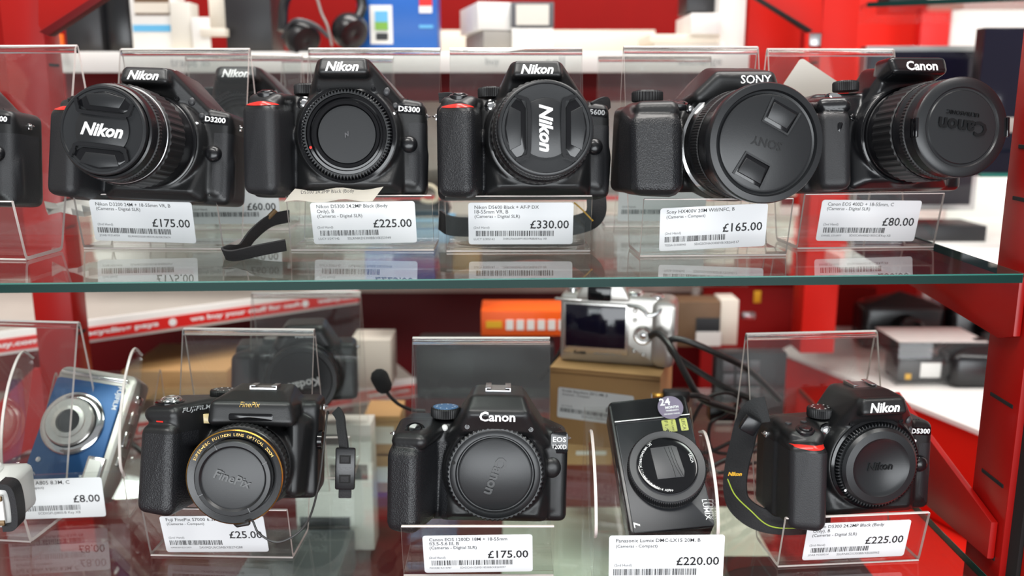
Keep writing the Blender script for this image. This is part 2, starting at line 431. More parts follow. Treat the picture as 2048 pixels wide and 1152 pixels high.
def toothed(bm, r, y0, y1, n, cx=0, cz=0, depth=.05, inner=None):
    inner = inner or r * .86
    prof = [(r * .97, y0), (r, y0 - .3), (r, y1 + .8), (r * .97, y1), (inner, y1), (inner, y0)]
    lathe(bm, prof, n * 4, c=(cx, cz), mod=lambda i, j: 1 - (depth if i in (1, 2, 3) and j % 4 in (0, 1) else 0), cap=False)
def nikon_cap(root, cz, y, R, rot=0.0, ink='white_ink'):
    """pinch-type lens cap: dish, centre plate, two grips; rot (deg) turns it on the lens"""
    RT = Matrix.Translation((0, 0, cz)) @ Matrix.Rotation(math.radians(-rot), 4, 'Y')
    cap = make('lens_cap', 'cap_black', root, lambda b: lathe(b, [(R * .6, y + 4), (R, y + 4), (R * 1.0, y + .6), (R * .975, y), (R * .93, y - .1), (R * .915, y + .5), (R * .7, y + .9), (.1, y + .9)], 96), tf=RT)
    a = .36
    pl = [(R * .62 * math.cos(t), R * .62 * math.sin(t)) for t in lin(-math.asin(a / .62), math.asin(a / .62), 9)]
    pl += [(-p[0], -p[1]) for p in pl]
    make('centre_plate', 'cap_black', cap, lambda b: prism(b, pl, y - .5, y + 1.5, .25), tf=RT, smooth=30)
    for s in (1, -1):
        q = [(-.66, .64), (-.60, .47), (-.47, .36), (.47, .36), (.60, .47), (.66, .64)]
        def fr(b, s=s):
            tube(b, [(x * R * s, y - .2, z * R * s) for x, z in q], 0, n=5, section=[(-1.6, -1.1), (1.6, -1.1), (1.6, 1.1), (-1.6, 1.1)], up=(0, 1, 0))
        g = make('pinch_grip', 'satin_black', cap, fr, tf=RT, smooth=25)
        arc = [(R * .86 * math.cos(t), R * .86 * math.sin(t)) for t in lin(math.radians(40), math.radians(140), 14)]
        pad = [(s * x, s * z) for x, z in ([(-.42 * R, .42 * R), (.42 * R, .42 * R)] + arc)]
        def pd(b, pad=pad, s=s):
            prism(b, pad, y + .2, y + 2, .3)
        make('grip_recess', 'gloss_black', cap, pd, tf=RT, smooth=25)
        def lip(b, s=s):
            prism(b, [(s * x, s * z) for x, z in [(-.34 * R, .52 * R), (.34 * R, .52 * R), (.46 * R, .76 * R), (.0, .84 * R), (-.46 * R, .76 * R)]], y - .3, y + 1, .4)
        make('grip_pad', 'cap_black', cap, lip, tf=RT, smooth=25)
    make('lettering', ink, cap, lambda b: text(b, 'Nikon', 0, 0, width=R * .98, y=y - .65, bold=.035, shear=.28), tf=RT, smooth=0)
    return cap
def zoom_lens(root, cz, y0, L, r0, r1, r2, ribs=40, ribz=(0.28, 0.62), cap_fn=None, trim=None, m='satin_black'):
    """barrel, ribbed zoom ring, front ring"""
    ya, yb = y0 - L * ribz[0], y0 - L * ribz[1]
    lens = make('lens_barrel', m, root, lambda b: lathe(b, [(r0, y0 + 4), (r0, y0 - 2), (r0 * .985, y0 - 2.6), (r0 * .985, ya + 1), (r1 * .98, ya), (r1 * .98, yb), (r2 * 1.02, yb - 1), (r2 * 1.02, yb - 6), (r2, yb - 7), (r2, y0 - L + 3), (r2 * .98, y0 - L + .6), (r2 * .94, y0 - L), (r2 * .9, y0 - L + 3)], 120, c=(0, cz)))
    def rb(b):
        lathe(b, [(r1 * .985, ya), (r1, ya - .6), (r1, yb + .6), (r1 * .985, yb)], ribs * 4, c=(0, cz), cap=False, mod=lambda i, j: 1 + (.018 if i in (1, 2) and j % 4 < 2 else 0))
    make('zoom_ring', 'ring_rubber', lens, rb, smooth=25)
    def fb(b):
        lathe(b, [(r2 * 1.0, yb - 9), (r2 * 1.02, yb - 9.4), (r2 * 1.02, yb - 13), (r2, yb - 13.4)], 360, c=(0, cz), cap=False, mod=lambda i, j: 1 + (.012 if i in (1, 2) and j % 4 < 2 else 0))
    make('focus_ring', 'ring_rubber', lens, fb, smooth=25)
    if trim: make('trim_ring', trim, lens, lambda b: lathe(b, [(r2 * 1.03, yb - 1.5), (r2 * 1.045, yb - 1.8), (r2 * 1.03, yb - 2.1)], 96, c=(0, cz), cap=False), label='thin bright trim ring')
    return lens

# ------------------------------------------------------------------ cameras (local x right, y away, z up from the base; lens axis at x = 0)
def nikon(name, label, badge, group=None, lens=None, hump=1.0, voxel=1.1, accent=True, badge_ink='white_ink', cap=None, plainbadge=False):
    R = thing(name, label, 'camera', group); zc = 43
    def body(b):
        hull(b, [(x, y, z, 5) for x in (-65, 48) for y in (6, 33) for z in (5.5, 63)] + [(-58, 8, 68, 4), (20, 8, 69, 4), (-58, 30, 67, 4), (20, 30, 69, 4), (50, 10, 56, 4)])
        hull(b, [(-63, -19, 8, 6), (-50, -23, 8, 7), (-63, -17, 58, 6), (-50, -22, 57, 7), (-62, 8, 8, 6), (-44, 8, 8, 7), (-62, 8, 62, 6), (-44, 8, 62, 7), (-54, -23, 60, 5)])
        hull(b, [(-62, -10, 66, 5), (-46, -14, 66, 5), (-62, 20, 68, 5), (-40, 14, 68, 5), (-50, -17, 63, 5)])
        lathe(b, [(38.5, 12), (36.5, -6), (34.5, -10)], 64, c=(0, zc))
        hull(b, [(-33, -1, 6, 4), (33, -1, 6, 4), (-26, -6, 10, 4), (28, -6, 10, 4), (-35, 4, 40, 4), (37, 4, 40, 4), (-30, 14, 5, 4), (38, 14, 6, 4)])
        hull(b, [(-15.5, -15, 90, 4), (14, -15, 90, 4), (-19, -8, 76, 4), (18, -8, 76, 4), (-27, 4, 63, 4), (28, 4, 62, 4), (-13, 26, 88, 6), (15, 26, 87, 6), (26, 26, 76, 6), (23, 2, 78, 5), (-28, 30, 66, 4), (40, 30, 63, 4), (38, 8, 62, 4), (-13, 0, 91, 4.5), (12, 0, 91, 4.5)])
        hull(b, [(-15, -20, 84.5, 3), (14, -20, 84.5, 3), (-14, -18, 91, 3), (13, -18, 91, 3), (-16, -6, 82, 3), (15, -6, 82, 3)])
        hull(b, [(44, 4, 30, 5), (50, 8, 30, 5), (46, 8, 56, 5), (44, 4, 10, 5), (50, 10, 9, 4), (34, 6, 50, 5), (34, 4, 12, 5)])
    bd = vox('body', 'black_plastic', R, body, voxel)
    sf = surf_of(bd); tp = top_of(bd)
    split(bd, 'grip', 'leather_black' if badge == 'D5600' else 'rubber_black', R, lambda x, y, z, n: x < -36 and z < 59 and y < 22 and not (x > -40 and y > 0), .12)
    split(bd, 'port_cover', 'rubber_black', R, lambda x, y, z, n: x > 41 and z < 52 and z > 6 + (50 - x) and y < 30, .1)
    make('lettering', 'white_ink', R, lambda b: text(b, 'Nikon', -1, 87.6, width=22.5, surf=sf, bold=.035, shear=.28), smooth=0)
    bp = make('model_badge', 'gloss_black', R, lambda b: patch(b, lin(33, 51, 12), lambda x: 65 - .08 * (x - 33), lambda x: 59.2 - .08 * (x - 33), sf, .35))
    make('badge_lettering', badge_ink, bp, lambda b: text(b, badge, 42, 61.6, width=15, height=3.9, rot=-.07, surf=sf, off=.6, bold=.03), smooth=0)
    if accent: red_sweep(R, sf, -67, -44, 62.6, 3.0, -.01)
    lamp(R, -31, 65.5, sf, r=3.8)
    dome(R, 'lens_release', 41.5, 37, 6, 4.2, 'satin_black', sf)
    dome(R, 'flash_button', 27, 73, 2.4, 1.4, 'charcoal', sf, 1.25); dome(R, 'function_button', 32, 64, 2.3, 1.3, 'charcoal', sf)
    dome(R, 'index_dot', 32, 57.5, 1.0, .4, 'white_ink', sf, label='white index dot')
    screw(R, -19, 73.5, sf); screw(R, 18.5, 74, sf)
    for k in range(3): make('microphone_hole', 'slot_black', R, lambda b, k=k: lathe(b, [(.55, sf(38 + 2.6 * k, 69.2 - k * .25) - .15), (.05, sf(38 + 2.6 * k, 69.2 - k * .25) - .2)], 10, c=(38 + 2.6 * k, 69.2 - k * .25)))
    dial(R, -31, 13, tp(-31, 13) + .8, 9.5, 6.8)
    shutter(R, -54, -11, tp(-54, -11) - .6, 4.6, 12, ring='satin_black')
    for bx, by in ((-60, 3), (-48, 4)):
        make('top_button', 'charcoal', R, lambda b, bx=bx, by=by: lathe(b, [(2.3, tp(bx, by) - 1), (2.3, tp(bx, by) + .6), (1.6, tp(bx, by) + 1)], 20, c=(bx, by), axis='z'))
    shoe(R, 0, 14, tp(0, 14) + .3, tilt=2)
    lug(R, 54, 20, 58, 1); lug(R, -71, 18, 60, -1)
    make('mount_ring', 'gloss_black', R, lambda b: lathe(b, [(33.5, -6), (33.5, -11.4), (31.5, -12), (29, -11), (29, -4)], 96, c=(0, zc), cap=False))
    if lens is None:
        if cap == 'dish':
            q = make('body_cap', 'cap_black', R, lambda b: (toothed(b, 31.5, -11, -15, 78, cz=zc, depth=.07, inner=27.5), lathe(b, [(28.5, -10), (28.5, -17.5), (26.5, -19.5), (21.5, -20), (18.5, -18), (.1, -18)], 96, c=(0, zc))))
            embossed(q, 'Nikon', 0, zc + .5, 19, 0, -18.2, m='emboss_shade', bold=.02, shear=.2)
            make('index_dot', 'white_ink', q, lambda b: lathe(b, [(1, -15.3), (.1, -15.4)], 12, c=(-24, zc - 17)))
        else:
            q = make('toothed_ring', 'cap_black', R, lambda b: toothed(b, 31, -11, -15.5, 82, cz=zc, depth=.06, inner=27.6))
            make('inner_ring', 'gloss_black', q, lambda b: lathe(b, [(27.4, -10), (27.2, -14), (25.2, -14.3), (24.4, -12), (23, -12.2), (22.6, -14), (20.6, -14), (20, -12)], 96, c=(0, zc), cap=False))
            d = make('body_cap', 'cap_black', R, lambda b: lathe(b, [(28, -8), (20.2, -11.2), (19.6, -12.2), (.1, -12.2)], 96, c=(0, zc)))
            embossed(d, 'N', 0, zc, 4.5, .5, -12.45, m='dim_ink', bold=.05, shear=.5)
            make('index_dot', 'red_accent', q, lambda b: lathe(b, [(1, -14.9), (.1, -15)], 12, c=(-24.5, zc - 9)), label='red index dot')
    else: lens(R, zc)
    return R, zc

def canon(name, label, variant, lens=None):
    R = thing(name, label, 'camera'); zc = 41
    old = variant == 'old'
    def body(b):
        hull(b, [(x, y, z, 5) for x in (-70, 47) for y in (6, 34) for z in (5.5, 60)] + [(-62, 8, 68, 5), (26, 8, 70, 5), (-62, 30, 68, 5), (26, 30, 70, 5), (48, 10, 52, 4), (44, 12, 64, 5)])
        if old:
            hull(b, [(-66, -17, 8, 6), (-56, -20, 8, 6), (-66, -15, 52, 6), (-56, -17, 52, 6), (-64, 8, 8, 6), (-48, 8, 8, 7), (-64, 8, 56, 6), (-48, 8, 56, 7)])
            hull(b, [(-66, -12, 62, 6), (-54, -16, 62, 6), (-66, 20, 66, 5), (-44, 14, 66, 5)])
        else:
            hull(b, [(-68, -20, 8, 7), (-58, -24, 8, 7), (-68, -18, 54, 7), (-58, -22, 54, 7), (-66, 8, 8, 6), (-48, 8, 8, 8), (-66, 8, 60, 6), (-48, 8, 60, 8)])
            hull(b, [(-67, -14, 64, 6), (-52, -19, 65, 6), (-66, 16, 67, 6), (-40, 14, 68, 6)])
        lathe(b, [(38.5, 12), (37, -5), (35.5, -9)], 64, c=(0, zc))
        hull(b, [(-36, 0, 6, 4), (34, 0, 6, 4), (-28, -5, 10, 4), (29, -5, 10, 4), (-36, 4, 44, 4), (37, 4, 44, 4), (-30, 14, 5, 4), (40, 14, 6, 4)])
        if old:
            hull(b, [(-17, -20, 86, 3.5), (19, -20, 86, 3.5), (-18, -18, 92, 3.5), (19, -18, 92, 3.5), (-16, 0, 92, 4.5), (17, 0, 92, 4.5), (-18, -2, 82, 4), (19, -2, 82, 4)])
            hull(b, [(-16, -6, 86, 4), (17, -6, 86, 4), (-28, 4, 62, 4), (30, 4, 62, 4), (-13, 24, 88, 6), (14, 24, 88, 6), (-28, 30, 64, 4), (30, 30, 62, 4), (-20, -5, 74, 3), (21, -5, 74, 3)])
        else:
            hull(b, [(-17, -13, 84, 6), (19, -13, 84, 6), (-22, -10, 74, 5), (23, -10, 74, 5), (-31, 2, 62, 5), (34, 2, 60, 5), (-13, 18, 92, 6), (15, 18, 92, 6), (-30, 30, 66, 4), (34, 30, 64, 4), (-15, -6, 91, 5), (17, -6, 91, 5)])
        hull(b, [(44, 6, 10, 5), (48, 9, 10, 4), (46, 6, 54, 5), (34, 4, 56, 5), (34, 4, 12, 5)])
    bd = vox('body', 'satin_black' if old else 'black_plastic', R, body, 1.1)
    sf = surf_of(bd); tp = top_of(bd)
    if not old:
        split(bd, 'grip', 'leather_black', R, lambda x, y, z, n: x < -34 and z < 60 and z > 3 and y < 24 and (x + 0) ** 2 + (z - zc) ** 2 > 38.5 ** 2, .15)
    else:
        split(bd, 'grip', 'rubber_black', R, lambda x, y, z, n: x < -50 and z < 56 and y < 26, .1)
    make('lettering', 'white_ink', R, lambda b: text(b, 'Canon', 1 + (1 if old else 0), 89 if old else 83, width=25 if not old else 24, surf=sf, off=.3, bold=.03), smooth=0)
    if not old:
        bp = make('model_badge', 'gloss_black', R, lambda b: prism(b, rrect(45.5, 60, 12.5, 15.5, 2.5), sf(45, 60) - .5, sf(45, 60) + 3, .3))
        make('badge_lettering', 'white_ink', bp, lambda b: (text(b, 'EOS', 45.5, 62.6, width=9.4, height=3.8, y=sf(45, 60) - .62, bold=.01), text(b, '1200D', 45.7, 57.2, width=9.8, height=3.4, y=sf(45, 60) - .62, bold=.01)), smooth=0)
        dome(R, 'focus_lamp', -37, 74 - 5, 2.4, 1.4, 'white_plastic', sf, label='pale round lamp')
        dome(R, 'lens_release', 40.5, 42, 6.5, 3.5, 'black_plastic', sf, 1.15)
        for k in range(4): make('microphone_hole', 'slot_black', R, lambda b, k=k: lathe(b, [(.5, sf(40 + 2 * k, 72) - .1), (.05, sf(40 + 2 * k, 72) - .15)], 10, c=(40 + 2 * k, 71.5)))
        screw(R, -20, 75, sf); screw(R, 24.5, 73.5, sf)
    else:
        dome(R, 'focus_lamp', -37, 55, 2.6, 1.2, 'gloss_black', sf); dome(R, 'lens_release', 41, 40, 6.5, 3.5, 'black_plastic', sf, 1.1)
        make('sensor_window', 'gloss_black', R, lambda b: prism(b, rrect(-59, 46, 4, 7, 1.8), sf(-59, 46) - .3, sf(-59, 46) + 2, .3))
    dial(R, -37, 12, tp(-37, 12) + 1.8, 10.8 if not old else 9.5, 7, top='blue_badge' if not old else 'satin_black', lab='dial top with a blue sheen' if not old else None)
    shutter(R, -57, -10, tp(-57, -10) - 1.5, 5, 32, m='chrome' if old else 'gloss_black')
    shoe(R, 1, 8, tp(1, 8) + .3, tilt=2); lug(R, 53, 20, 58, 1); lug(R, -76, 18, 60, -1)
    make('mount_ring', 'gloss_black', R, lambda b: lathe(b, [(35.2, -5), (35.2, -9.4), (34, -10), (32, -9), (32, -4)], 96, c=(0, zc), cap=False))
    if lens is None:
        q = make('body_cap', 'cap_black', R, lambda b: (toothed(b, 34.2, -9, -15, 60, cz=zc, depth=.025, inner=31.8), lathe(b, [(32, -9), (32, -14.6), (31, -15.4), (28, -15.6), (27, -14), (26.3, -14), (25.8, -15.2), (24.6, -15.8), (.1, -15.8)], 96, c=(0, zc))))
        embossed(q, 'Canon', .5, zc - 1, 28, -1.92, -16.0, m='emboss_shade', bold=.03)
        make('index_dot', 'slot_black', q, lambda b: lathe(b, [(1.2, -15.9), (.1, -16)], 14, c=(-29.2, zc + 8)))
    else: lens(R, zc)
    return R, zc

def kit_cap(root, cz, y, R, word, rot, sub=None, wd=1.1, m='cap_black'):
    cap = make('lens_cap', m, root, lambda b: lathe(b, [(R * .7, y + 5), (R, y + 5), (R, y + 1), (R * .96, y), (R * .8, y - .2), (R * .775, y + .6), (R * .74, y + .7), (R * .72, y + .1), (.1, y + .1)], 96, c=(0, cz)))
    embossed(cap, word, -math.sin(rot) * 0, cz, R * wd, rot, y - .25, m='emboss_shade', bold=.03)
    if sub: embossed(cap, sub, 0, cz + R * .27, R * .7, rot, y - .25, m='emboss_shade', name='small_lettering')
    return cap

def bridge_sony():
    R = thing('bridge_camera', 'large black superzoom camera with wide round lens cap embossed upside down, priced £165.00', 'camera'); zc = 36
    def body(b):
        hull(b, [(-74, 4, 8, 6), (42, 4, 8, 6), (-74, 34, 8, 6), (42, 34, 8, 6), (-74, 6, 58, 6), (42, 6, 60, 6), (-72, 32, 60, 6), (42, 32, 60, 6)])
        hull(b, [(-73, -26, 9, 8), (-54, -30, 9, 9), (-73, -22, 50, 8), (-54, -26, 50, 9), (-72, 8, 9, 8), (-40, 8, 9, 8), (-72, 8, 58, 8), (-44, 8, 58, 8)])
        hull(b, [(-70, -18, 60, 7), (-52, -24, 60, 7), (-68, 18, 62, 6), (-42, 14, 62, 6)])
        lathe(b, [(41, 12), (40.5, -8), (38.6, -12)], 64, c=(0, zc))
        hull(b, [(-26, -10, 70, 6), (28, -12, 72, 6), (-34, 20, 62, 6), (38, 20, 62, 6), (-14, -15, 83, 5), (22, -18, 83, 5), (-14, -14, 76, 5), (24, -18, 76, 5), (-12, 12, 87, 6), (20, 12, 87, 6), (-16, 34, 80, 5), (22, 34, 80, 5)])
        hull(b, [(44, 6, 12, 5), (44, 6, 56, 5), (36, 0, 40, 5), (36, 0, 16, 5)])
    bd = vox('body', 'black_plastic', R, body, 1.2); sf = surf_of(bd); tp = top_of(bd)
    split(bd, 'grip', 'leather_black', R, lambda x, y, z, n: x < -40 and z < 54 and y < 10 and z > 6, .15)
    make('lettering', 'white_ink', R, lambda b: text(b, 'SONY', 11, 81.6, width=22, surf=sf, off=.3, bold=.02), smooth=0)
    lamp(R, -31, 62, sf, 'steel', 2.8)
    dial(R, -58, 12, tp(-56, 12) + .5, 11.5, 7.5, teeth=34)
    a = shutter(R, -45, -16, tp(-45, -16) - .5, 6, 18)
    make('zoom_lever', 'satin_black', a, lambda b: box(b, (0, -9, 1.5), (6, 6, 3.5), 1))
    make('chrome_trim', 'chrome', R, lambda b: lathe(b, [(38.5, -11.5), (40.4, -12.4), (40.4, -13.6), (38.5, -14.4)], 120, c=(0, zc), cap=False), label='thin silver ring round the lens base')
    L = make('lens_barrel', 'satin_black', R, lambda b: lathe(b, [(38.6, -8), (38.4, -24), (37.4, -25), (37.4, -42), (38, -43), (38, -56), (38.4, -60)], 120, c=(0, zc)))
    make('control_ring', 'ring_rubber', L, lambda b: lathe(b, [(37.6, -27), (38.2, -27.5), (38.2, -40), (37.6, -40.5)], 480, c=(0, zc), cap=False, mod=lambda i, j: 1 + (.007 if i in (1, 2) and j % 4 < 2 else 0)), smooth=25)
    cap = make('lens_cap', 'cap_black', R, lambda b: lathe(b, [(30, -54), (38.2, -56), (39.8, -60), (39.8, -67), (39, -68.5), (35, -69), (34, -66.5), (32.6, -66), (32, -67.5), (30.5, -68), (.1, -68)], 120, c=(0, zc)))
    RT = Matrix.Translation((0, 0, zc)) @ Matrix.Rotation(math.radians(28), 4, 'Y')
    for s in (1, -1):
        P = [(-9.5, 12), (-10.5, 27.5), (10.5, 27.5), (9.5, 12)]
        make('pinch_grip', 'gloss_black', cap, lambda b, s=s: prism(b, [(x * s, z * s) for x, z in P][::s], -68.1, -66, .2), tf=RT, smooth=25)
        make('grip_frame', 'cap_black', cap, lambda b, s=s: tube(b, [(x * s, -68.1, z * s) for x, z in [(-10.8, 28), (-9.8, 11.6), (9.8, 11.6), (10.8, 28)]], 0, n=0, section=band(1.6, 1.6), up=(0, 1, 0)), tf=RT, smooth=25)
        make('grip_pad', 'cap_black', cap, lambda b, s=s: hull(b, [(-7.5 * s, -68, 15 * s, .4), (7.5 * s, -68, 15 * s, .4), (8.5 * s, -69, 25 * s, .6), (-8.5 * s, -69, 25 * s, .6)]), tf=RT, smooth=25)
    make('embossed_lettering', 'emboss_shade', cap, lambda b: text(b, 'SONY', 0, 0, width=22, rot=PI, y=-68.25, bold=.02), tf=Matrix.Translation((0, 0, zc)) @ Matrix.Rotation(math.radians(14), 4, 'Y'), smooth=0)  # flat letters, their dark colour painted in for the shade of relief
    return R, zc

def bridge_fuji():
    R = thing('bridge_camera', 'black bridge camera with gold-ringed lens and a dangling cap cord, priced £25.00', 'camera'); zc = 31
    def body(b):
        hull(b, [(-58, 4, 7, 5), (43, 6, 9, 5), (-58, 32, 7, 5), (43, 34, 9, 5), (-58, 4, 67, 5), (43, 8, 70, 5), (-56, 30, 68, 5), (43, 32, 70, 5), (-30, 3, 71, 4), (-30, 30, 70, 4)])
        hull(b, [(-62, -26, 8, 6), (-48, -28, 7, 7), (-61, -22, 56, 6), (-48, -25, 56, 7), (-60, 20, 8, 6), (-38, 8, 8, 7), (-60, 20, 58, 6), (-40, 8, 62, 6)])
        hull(b, [(-61, -18, 68, 6), (-46, -22, 69, 6), (-58, 18, 70, 5), (-24, 6, 71, 5), (-24, 4, 50, 5), (-44, -20, 50, 5)])
        hull(b, [(-21, -16, 64, 4), (31, -16, 64, 4), (-20, -15, 74, 4), (29, -15, 74, 4), (-12, 28, 79, 4), (24, 28, 79, 4), (-22, 20, 70, 4), (33, 20, 70, 4), (-12, 2, 79, 3), (22, 2, 79, 3)])
        lathe(b, [(36, 14), (34, -6), (31, -12)], 64, c=(0, zc))
        hull(b, [(32, -4, 12, 5), (36, 0, 58, 6), (32, -4, 60, 5), (43, 14, 12, 5), (44, 14, 60, 6), (28, 0, 30, 5)])
    bd = vox('body', 'black_plastic', R, body, 1.1); sf = surf_of(bd); tp = top_of(bd)
    split(bd, 'grip', 'leather_black', R, lambda x, y, z, n: x < -32 and z < 57 and y < 20 and z > 3, .15)
    make('lettering', 'grey_ink', R, lambda b: text(b, 'FUJIFILM', -33, 71, width=14, surf=sf, bold=.02), smooth=0)
    make('hump_lettering', 'gold_ink', R, lambda b: text(b, 'FinePix', 4, 75.5, width=14, surf=sf, off=.3, shear=.2), smooth=0)
    st = make('gold_badge', 'amber', R, lambda b: prism(b, rrect(-29, 63.5, 8.5, 6.5, .8), sf(-29, 61) - .6, sf(-28, 61) + 2, .2), label='pale gold square badge')
    make('badge_lettering', 'tan_trim', st, lambda b: text(b, 'Super', -29, 63.5, width=6.4, y=sf(-28, 61) - .75), smooth=0)
    make('flash_window', 'gloss_black', R, lambda b: prism(b, rrect(5, 67, 30, 5, 1.5), sf(5, 67) - .3, sf(5, 67) + 2, .3))
    a = make('button_plate', 'gloss_black', R, lambda b: lathe(b, [(10.5, tp(-52, -10) - 1.5), (10.5, tp(-52, -10) + .2), (9, tp(-52, -10) + 1)], 40, c=(-52, -10), axis='z'))
    shutter(R, -52, -9, tp(-52, -9) + .8, 5, 8, m='chrome', ring='chrome')
    make('red_window', 'red_accent', R, lambda b: patch(b, lin(-57, -52, 6), lambda x: 64.6, lambda x: 63.6, sf, .3))
    dial(R, -24, 22, tp(-24, 22) - 2.5, 10, 7); shoe(R, 8, 12, tp(8, 12) + .3, 19, -2)
    make('side_dial', 'gloss_black', R, lambda b: lathe(b, [(7, 0), (7, 3), (5, 4), (.1, 4)], 32, axis='z'), mtx=Matrix.Translation((.047, .008, .046)) @ Matrix.Rotation(PI / 2, 4, 'Y'))
    L = make('lens_barrel', 'satin_black', R, lambda b: lathe(b, [(31, -8), (30, -16), (31, -18), (31, -30), (30, -31), (30, -34), (31.6, -35), (31.6, -41), (31, -42), (26.2, -41), (26.2, -36)], 120, c=(0, zc)))
    make('focus_ring', 'ring_rubber', L, lambda b: lathe(b, [(31, -19), (31.6, -19.5), (31.6, -29), (31, -29.5)], 240, c=(0, zc), cap=False, mod=lambda i, j: 1 + (.016 if i in (1, 2) and j % 4 < 2 else 0)), smooth=25)
    make('gold_ring', 'gold_ring', L, lambda b: lathe(b, [(31.4, -40.6), (31.9, -41.4), (31.2, -42.2)], 96, c=(0, zc), cap=False), label='thin gold ring')
    make('ring_lettering', 'gold_ink', L, lambda b: arc_text(b, 'SUPER-EBC FUJINON LENS OPTICAL ZOOM', 0, zc, 28.6, 158, 30, 1.9, -42.1), smooth=0)
    cap = make('lens_cap', 'cap_black', R, lambda b: lathe(b, [(25, -38), (25.6, -40), (25.6, -45), (24.6, -46.5), (22, -46.8), (20.6, -45.4), (19.6, -45.6), (.1, -45.8)], 96, c=(0, zc)))
    for k in range(4):
        t = math.radians(28 + 90 * k); make('cap_notch', 'gloss_black', cap, lambda b, t=t: box(b, (23.4 * math.cos(t), -46.6, zc + 23.4 * math.sin(t)), (3.4, .8, .5), rot=Matrix.Rotation(-t, 3, 'Y')))
    embossed(cap, 'FinePix', 0, zc, 25, -.3, -46.05, m='emboss_shade', bold=.02, shear=.15)
    make('cap_cord', 'cable_black', R, lambda b: tube(b, [(6, -41, zc - 30), (12, -42, zc - 29), (17, -42, zc - 38), (30, -40, zc - 44), (46, -34, zc - 34), (52, -22, zc - 12), (53, -6, zc + 14), (53, 8, zc + 34), (53, 14, zc + 33)], .75, 8))
    make('cord_anchor', 'cable_black', R, lambda b: hull(b, [(2, -40, zc - 33, 1.5), (9, -41, zc - 31, 1.8), (-2, -38, zc - 31, 1)]))
    lug(R, 50, 18, 68, 1)
    s = make('strap', 'webbing', R, lambda b: tube(b, [(58, 16, 66), (62, 10, 62), (64, 4, 54), (66, 0, 46), (67, -2, 38)], 0, section=band(2, 7), up=(0, 1, 0)))
    def buckle(b):
        box(b, (68, -3, 28), (14, 4, 30), 1.2)
    bk = make('strap_buckle', 'satin_black', s, buckle)
    make('strap_end', 'webbing', s, lambda b: box(b, (68, -2, 10), (9, 2.4, 7), .6))
    make('buckle_slots', 'slot_black', s, lambda b: (box(b, (68, -5.1, 35), (8, .6, 6), .2), box(b, (68, -5.1, 21), (8, .6, 6), .2)))
    make('strap_loops', 'webbing', s, lambda b: (box(b, (68, -5.7, 35), (6, .8, 4.4), .3), box(b, (68, -5.7, 21), (6, .8, 4.4), .3)))
    make('buckle_lettering', 'dim_ink', s, lambda b: text(b, 'FUJIFILM', 68, 28, width=9, y=-5.2), smooth=0)
    return R, zc

def bridge_kodak():
    R = thing('bridge_camera', 'black superzoom camera standing at the back behind the £25.00 stand', 'camera'); zc = 38
    def body(b):
        hull(b, [(-66, 4, 8, 5), (46, 6, 9, 5), (-66, 32, 8, 5), (46, 30, 9, 5), (-64, 6, 60, 5), (46, 8, 58, 5), (-64, 30, 62, 5), (46, 28, 60, 5)])
        hull(b, [(-64, -18, 9, 8), (-52, -20, 9, 8), (-62, -14, 54, 8), (-52, -16, 54, 8), (-60, 8, 9, 7), (-44, 8, 58, 7)])
        hull(b, [(-22, -14, 66, 7), (24, -14, 66, 7), (-14, -14, 80, 7), (16, -14, 80, 7), (-14, 20, 82, 6), (16, 20, 82, 6), (-30, 14, 60, 5), (32, 14, 60, 5)])
        lathe(b, [(38, 14), (37, -6), (35, -12)], 64, c=(0, zc))
    bd = vox('body', 'black_plastic', R, body, 1.5); sf = surf_of(bd); tp = top_of(bd)
    split(bd, 'grip', 'rubber_black', R, lambda x, y, z, n: x < -44 and z < 56 and y < 10, .15)
    make('lettering', 'white_ink', R, lambda b: text(b, 'Kodak', 3, 78, width=20, surf=sf, bold=.03), smooth=0)
    dial(R, -34, 14, tp(-34, 14) - .5, 9, 5, top='steel')
    make('lens_barrel', 'satin_black', R, lambda b: lathe(b, [(35, -8), (34, -26), (33, -27), (33, -44)], 96, c=(0, zc)))
    cap = make('lens_cap', 'cap_black', R, lambda b: lathe(b, [(30, -42), (34.5, -43), (34.5, -48), (33, -49.5), (29, -49.6), (28, -48.5), (.1, -48.5)], 96, c=(0, zc)))
    make('lettering', 'white_ink', cap, lambda b: text(b, 'Kodak', 2, zc - 3, width=30, rot=PI + .18, y=-48.8, bold=.03), smooth=0)
    lug(R, 52, 18, 56, 1)
    return R, zc

